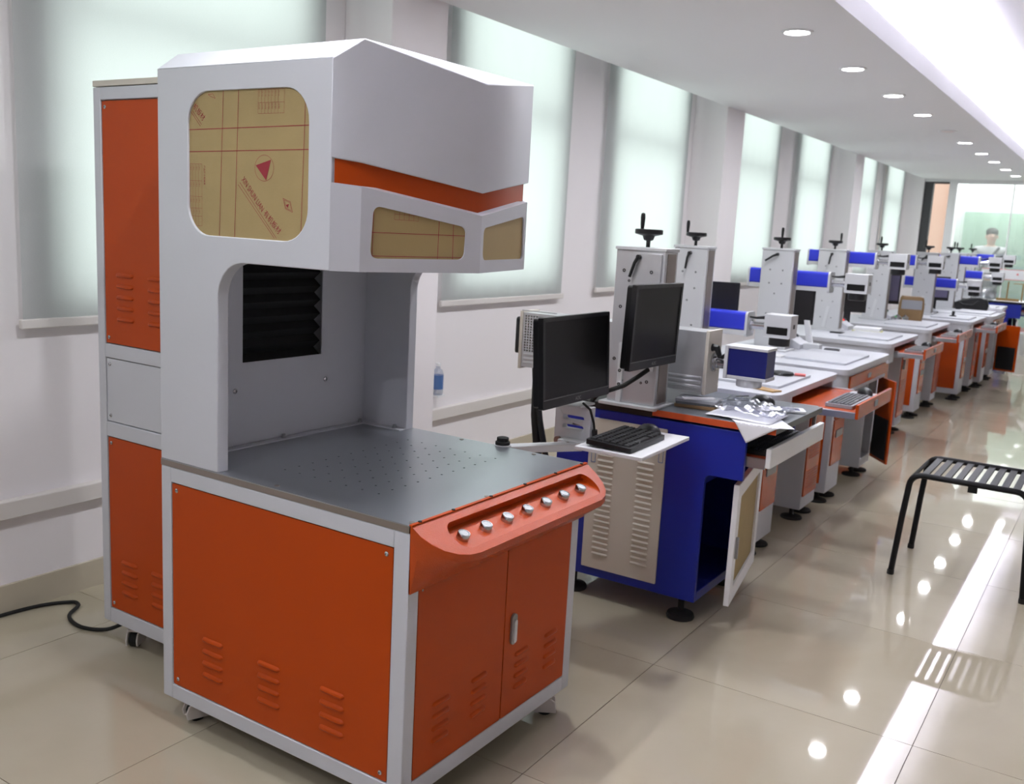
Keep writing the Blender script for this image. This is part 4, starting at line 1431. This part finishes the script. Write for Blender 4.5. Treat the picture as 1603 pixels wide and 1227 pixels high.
MB().plate([rrect(-.09, .09, -.045, .045, .01, 3), list(reversed(rrect(-.08, .08, -.036, .036, .008, 3)))], 0, .01, lambda p, q, d: (p, q, d)).build('tray_rim', 'white_gloss', t)
MB().plate([rrect(-.08, .08, -.036, .036, .008, 3)], 0, .004, lambda p, q, d: (p, q, d)).build('tray_floor', 'white_gloss', t)
t = thing('white_stand', 'slanted white stand leg beside the grey monitor', 'stand', (-1.66, 6.06, .7355), 0)
MB().box(-.05, .05, -.03, .03, 0, .006).build('stand_foot', 'white_gloss', t)
MB().plate([[(-.02, 0), (.02, 0), (-.02, .16), (-.05, .16)]], -.012, .012, lambda p, q, d: (p, d, q)).build('stand_leg', 'white_gloss', t)
tag(MB().box(-.05, .05, -.02, .02, 0, .01).build('black_bar', 'black_plastic', loc=(-1.77, 7.14, .7355), rot=(0, 0, .1)), 'flat black bar in front of the third white column', 'bar')
t = thing('paper_pad', 'yellow based pad of paper on the third white desk', 'paper pad', (-1.65, 7.55, .7355), .1)
MB().box(-.10, .10, -.09, .09, 0, .008).build('pad_base', 'paper_yellow', t)
MB().box(-.095, .095, -.085, .085, .008, .03).build('pad_sheets', 'paper', t)
t = thing('brown_parcel', 'brown plastic wrapped parcel standing on the fourth white desk', 'parcel', (-1.645, 9.13, .7355), .2)
mb = MB()
for z, s_ in ((0, .92), (.05, 1.0), (.13, 1.02), (.19, .94), (.21, .85)):
    mb.v += [(x * s_ + .004 * math.sin(31 * x + 50 * z), y_ * s_, z + .006 * math.sin(40 * x) * min(1, z / .05)) for x, y_ in rrect(-.105, .105, -.055, .055, .03, 4)]
n = 20
for k in range(4):
    for i in range(n):
        mb.f.append((k * n + i, k * n + (i + 1) % n, (k + 1) * n + (i + 1) % n, (k + 1) * n + i))
mb.f.append(tuple(range(4 * n, 5 * n)))
mb.f.append(tuple(reversed(range(n))))
mb.build('parcel_body', 'brown_card', t)
MB().box(-.085, .085, -.0595, -.0565, .10, .18).build('parcel_label', 'grey_plastic', t)
CR = MB()
CR.add([(0, 0, .055), (.03, 0, .028), (0, .03, .028), (-.03, 0, .028), (0, -.03, .028), (.018, .018, 0), (-.018, .018, 0), (-.018, -.018, 0), (.018, -.018, 0)],
       [(0, 1, 2), (0, 2, 3), (0, 3, 4), (0, 4, 1), (1, 5, 2), (2, 6, 3), (3, 7, 4), (4, 8, 1), (5, 6, 2), (6, 7, 3), (7, 8, 4), (8, 5, 1), (8, 7, 6, 5)])
crm = CR.mesh('crystal', 'chrome')
for x, y_ in ((-1.725, 9.0), (-1.66, 8.99)):
    o = inst('crystal', crm, None, (x, y_, .7355))
    tag(o, 'small faceted crystal sample beside the brown parcel', 'crystal', 'crystal samples on the fourth white desk')
tag(MB().box(-.012, .012, -.012, .012, 0, .05).box(-.03, .03, -.01, .01, 0, .008).build('black_clamp', 'black_plastic', loc=(-1.42, 10.0, .7475)), 'little black clamp standing on the fifth white desk', 'clamp')
t = thing('black_bag', 'black soft bag lying on the sixth white desk', 'bag', (-1.50, 11.55, .7355), .08)
mb = MB()
prof = [(-.20, .02), (-.17, .06), (-.08, .10), (.02, .13), (.12, .14), (.18, .12), (.20, .05), (.19, 0), (-.19, 0)]
mb.plate([prof], -.11, .11, lambda p, q, d: (p, d, q))
mb.build('bag_body', 'bag_black', t, bevel=.02, seg=3)
MB().tube([(-.10, -.11, .09), (-.05, -.125, .06), (.05, -.125, .06), (.10, -.11, .11)], .008, 8).build('bag_strap', 'black_plastic', t)
for k in range(3):
    tag(MB().box(-.065, .065, -.07, .07, 0, .014).build('paper_stack', 'paper', loc=(-1.213, 11.50, .7355 + .0141 * k), rot=(0, 0, .1 - .08 * k)), ['bottom', 'middle', 'top'][k] + ' white booklet of the pile beside the black bag', 'booklet', 'pile of white booklets')
t = thing('brass_frame', 'brown metal frame stand on the far blue cabinet', 'stand', (-1.32, 13.62, .7675), 0)
MB().box(-.14, .12, -.02, .02, 0, .03).build('frame_base', 'brass', t)
MB().box(-.03, -.015, -.012, .012, .03, .24).box(.14, .155, -.012, .012, 0, .22).box(.04, .155, -.012, .012, .215, .225).build('frame_posts', 'brass', t)
t = thing('crystal_bag', 'pale clear plastic wrapping on the far desks', 'plastic wrap', (-1.60, 13.58, .763), .2)
soft = MB().sphere((0, 0, .081), .15, .10, .08, 12, 8)
soft.build('wrap_body', 'clear_plastic', t)

# ------------------------------------------------------------------ black metal stool in the aisle
def stool():
    t = thing('metal_stool', 'black slatted metal stool with bent tube legs on the tiles', 'stool', (-.46, 4.44, 0), 0)
    hw, hd, H = .225, .205, .455
    def frame(y_, nm):
        pts = []
        for s_ in (-1, 1):
            pp = [(s_ * (hw + .028), y_ * 1.08, 0), (s_ * (hw + .012), y_ * 1.03, H * .55), (s_ * hw, y_, H - .06)]
            for k in range(1, 6):
                a = PI / 2 * k / 5
                pp.append((s_ * (hw - .05 + .05 * math.cos(a)), y_, H - .06 + .05 * math.sin(a)))
            pts.append(pp)
        full = pts[0] + list(reversed(pts[1]))
        MB().tube(full, .0125, 10).build(nm, 'black_metal', t)
    frame(-hd, 'leg_frame')
    frame(hd, 'leg_frame')
    sl = MB().plate([rrect(-.013, .013, -hd, hd, .006, 3)], -.004, .004, lambda p, q, d: (p, q, d)).mesh('slat', 'black_metal')
    for k in range(9):
        inst('slat', sl, t, (-.172 + .043 * k, 0, H - .010))
    for s_ in (-1, 1):
        MB().tube([(s_ * (hw - .004), -hd, H - .03), (s_ * (hw - .004), hd, H - .03)], .008, 8).build('cross_rail', 'black_metal', t)
    MB().box(.0, .035, -hd - .008, -hd + .004, H - .045, H - .02).build('bracket', 'black_metal', t)
    for x in (-1, 1):
        for y_ in (-1, 1):
            MB().cyl((x * (hw + .028), y_ * hd * 1.08, 0), (x * (hw + .0275), y_ * hd * 1.078, .02), .0145, 10).build('foot_cap', 'rubber', t)
stool()

# ------------------------------------------------------------------ small things at the walls
t = thing('dispenser_bottle', 'small clear bottle with blue label held on the wall behind the workstation', 'bottle', (XW + .035, 4.03, .48), 0)
MB().lathe([(.028, 0), (.03, .01), (.03, .11), (.024, .13), (.012, .14), (.012, .155)], 18).build('bottle_body', 'bottle_plastic', t)
MB().lathe([(.0308, .03), (.0308, .105)], 18).build('bottle_label', 'blue_label', t)
MB().lathe([(.014, .152), (.014, .168)], 14).build('bottle_cap', 'white_gloss', t)
MB().box(-.034, -.028, -.03, .03, -.01, .10).box(-.034, .03, -.03, .03, -.012, -.002).build('bottle_bracket', 'white_gloss', t)
cord = [(-3.07 + .02, 1.30, .007), (-3.045, 1.55, .007), (-3.04, 1.70, .007), (-3.02, 1.80, .007), (-2.975, 1.872, .007), (-2.945, 1.878, .007), (-2.92, 1.86, .007), (-2.88, 1.805, .007), (-2.82, 1.778, .007), (-2.75, 1.776, .007), (-2.68, 1.81, .010), (-2.63, 1.85, .04), (-2.60, 1.87, .085)]
def smooth(pts, n=6):
    out = []
    P = [Vector(p) for p in pts]
    for i in range(len(P) - 1):
        a, b, c_, d = P[max(i - 1, 0)], P[i], P[i + 1], P[min(i + 2, len(P) - 1)]
        for k in range(n):
            x = k / n
            out.append(.5 * ((2 * b) + (c_ - a) * x + (2 * a - 5 * b + 4 * c_ - d) * x * x + (3 * b - 3 * c_ + d - a) * x ** 3))
    out.append(P[-1])
    return out
tag(MB().tube(smooth(cord), .0065, 8).build('power_cord', 'rubber'), 'black power cord snaking over the floor to the tower cabinet', 'cord')

# plant by the glass
t = thing('potted_plant', 'small leafy plant in a pot in front of the glass partition', 'plant', (-1.12, 14.72, 0), 0)
MB().lathe([(.10, 0), (.14, .28), (.15, .30), (.13, .30), (.12, .26), (.001, .26)], 18).build('plant_pot', 'white_gloss', t)
LEAF = MB()
L = []
for i in range(7):
    s_ = i / 6
    w_ = .028 * math.sin(PI * min(1, .08 + s_ * .92)) + .001
    L.append((s_ * .17, -w_, .03 * math.sin(2.2 * s_)))
    L.append((s_ * .17, w_, .03 * math.sin(2.2 * s_)))
LEAF.add(L, [(2 * i, 2 * i + 2, 2 * i + 3, 2 * i + 1) for i in range(6)])
LEAF = LEAF.mesh('leaf', 'leaf')
MB().tube([(0, 0, .25), (.01, .01, .55), (0, 0, .95)], [.012, .009, .004], 8).build('plant_stem', 'leaf', t)
for k in range(34):
    z = .45 + .53 * k / 34
    inst('leaf', LEAF, t, (.0, .0, z), (random.uniform(-.3, .3), random.uniform(-.7, .1), k * 2.4), (1.1, 1.1, 1.1))

# ------------------------------------------------------------------ person standing behind the glass
def skin_mesh(name, m, verts, edges, radii, parent, root=0, sub=2):
    me = bpy.data.meshes.new(name)
    me.from_pydata(verts, edges, [])
    me.materials.append(MATS[m])
    o = bpy.data.objects.new(name, me)
    col.objects.link(o)
    o.parent = parent
    sk_ = o.modifiers.new('skin', 'SKIN')
    sk_.use_smooth_shade = True
    lay = me.skin_vertices[0].data if me.skin_vertices else None
    if lay is None:
        bm = bmesh.new()
        bm.from_mesh(me)
        bm.verts.layers.skin.verify()
        bm.to_mesh(me)
        bm.free()
        lay = me.skin_vertices[0].data
    for i, r in enumerate(radii):
        lay[i].radius = r if isinstance(r, tuple) else (r, r)
        lay[i].use_root = (i == root)
    s_ = o.modifiers.new('sub', 'SUBSURF')
    s_.levels = sub
    s_.render_levels = sub
    return o
def person():
    t = thing('person', 'person in a pale grey shirt with a dark strap standing behind the glass', 'person', (-1.94, 16.45, 0), .25)
    V = [(0, 0, .92), (0, 0, 1.08), (0, 0, 1.28), (0, 0, 1.40), (0, -.01, 1.455), (0, -.015, 1.53), (0, -.018, 1.60), (0, -.01, 1.655),
         (.17, 0, 1.375), (.215, .01, 1.12), (.19, -.10, .93), (.13, -.20, .96), (.11, -.25, .965),
         (-.17, 0, 1.375), (-.215, .01, 1.12), (-.19, -.10, .93), (-.13, -.20, .96), (-.11, -.25, .965),
         (.09, 0, .86), (.10, -.01, .48), (.10, .01, .09), (.10, -.12, .045),
         (-.09, 0, .86), (-.10, -.01, .48), (-.10, .01, .09), (-.10, -.12, .045)]
    Ed = [(0, 1), (1, 2), (2, 3), (3, 4), (4, 5), (5, 6), (6, 7), (3, 8), (8, 9), (9, 10), (10, 11), (11, 12), (3, 13), (13, 14), (14, 15), (15, 16), (16, 17),
          (0, 18), (18, 19), (19, 20), (20, 21), (0, 22), (22, 23), (23, 24), (24, 25)]
    Rr = [(.15, .10), (.13, .09), (.15, .10), (.11, .075), .052, (.068, .078), (.080, .095), (.06, .075),
          .058, .045, .034, .032, .022, .058, .045, .034, .032, .022, .085, .058, .042, .04, .085, .058, .042, .04]
    skin_mesh('body', 'skin', V, Ed, Rr, t)
    # shirt: torso and short sleeves, a little larger
    sv = [0, 1, 2, 3, 4, 8, 9, 13, 14]
    mp = {k: i for i, k in enumerate(sv)}
    se = [(mp[a], mp[b]) for a, b in Ed if a in mp and b in mp]
    sr = [(.175, .125), (.165, .12), (.185, .135), (.15, .115), .062, .088, .066, .088, .066]
    skin_mesh('shirt', 'shirt', [V[k] for k in sv], se, sr, t)
    pv = [0, 18, 19, 20, 22, 23, 24]
    mp = {k: i for i, k in enumerate(pv)}
    pe = [(mp[a], mp[b]) for a, b in Ed if a in mp and b in mp]
    skin_mesh('trousers', 'trousers', [V[k] for k in pv], pe, [(.165, .115), .10, .07, .055, .10, .07, .055], t)
    h = MB().sphere((0, .005, 1.655), .088, .104, .072, 16, 10)
    h.sphere((0, .045, 1.60), .082, .075, .075, 14, 8)
    h.build('hair', 'hair', t)
    fc = MB().sphere((0, -.112, 1.585), .013, .02, .022, 10, 6)
    fc.sphere((.081, -.01, 1.585), .012, .02, .03, 8, 6).sphere((-.081, -.01, 1.585), .012, .02, .03, 8, 6)
    fc.build('nose_and_ears', 'skin', t)
    ey = MB().sphere((.03, -.095, 1.612), .012, .008, .007, 8, 6).sphere((-.03, -.095, 1.612), .012, .008, .007, 8, 6)
    ey.build('eyes', 'hair', t)
    MB().sphere((0, -.1, 1.545), .022, .008, .006, 10, 6).build('mouth', 'pink_strip', t)
    MB().tube([(.11, -.09, 1.43), (.02, -.135, 1.30), (-.09, -.13, 1.14), (-.15, -.06, 1.0)], .018, 8).build('strap', 'trousers', t)
    for s_ in (-1, 1):
        f_ = MB()
        for k, (dx, ln) in enumerate(((-.024, .06), (-.008, .075), (.008, .07), (.022, .055))):
            x0 = s_ * .11 + dx
            f_.tube([(x0, -.25, .965), (x0 - s_ * .004, -.25 - ln * .6, .962), (x0 - s_ * .008, -.25 - ln, .945)], [.0095, .0085, .006], 8)
        f_.tube([(s_ * .11 - s_ * .03, -.235, .965), (s_ * .11 - s_ * .055, -.265, .955), (s_ * .11 - s_ * .06, -.29, .945)], [.011, .009, .007], 8)
        f_.build('fingers', 'skin', t)
person()
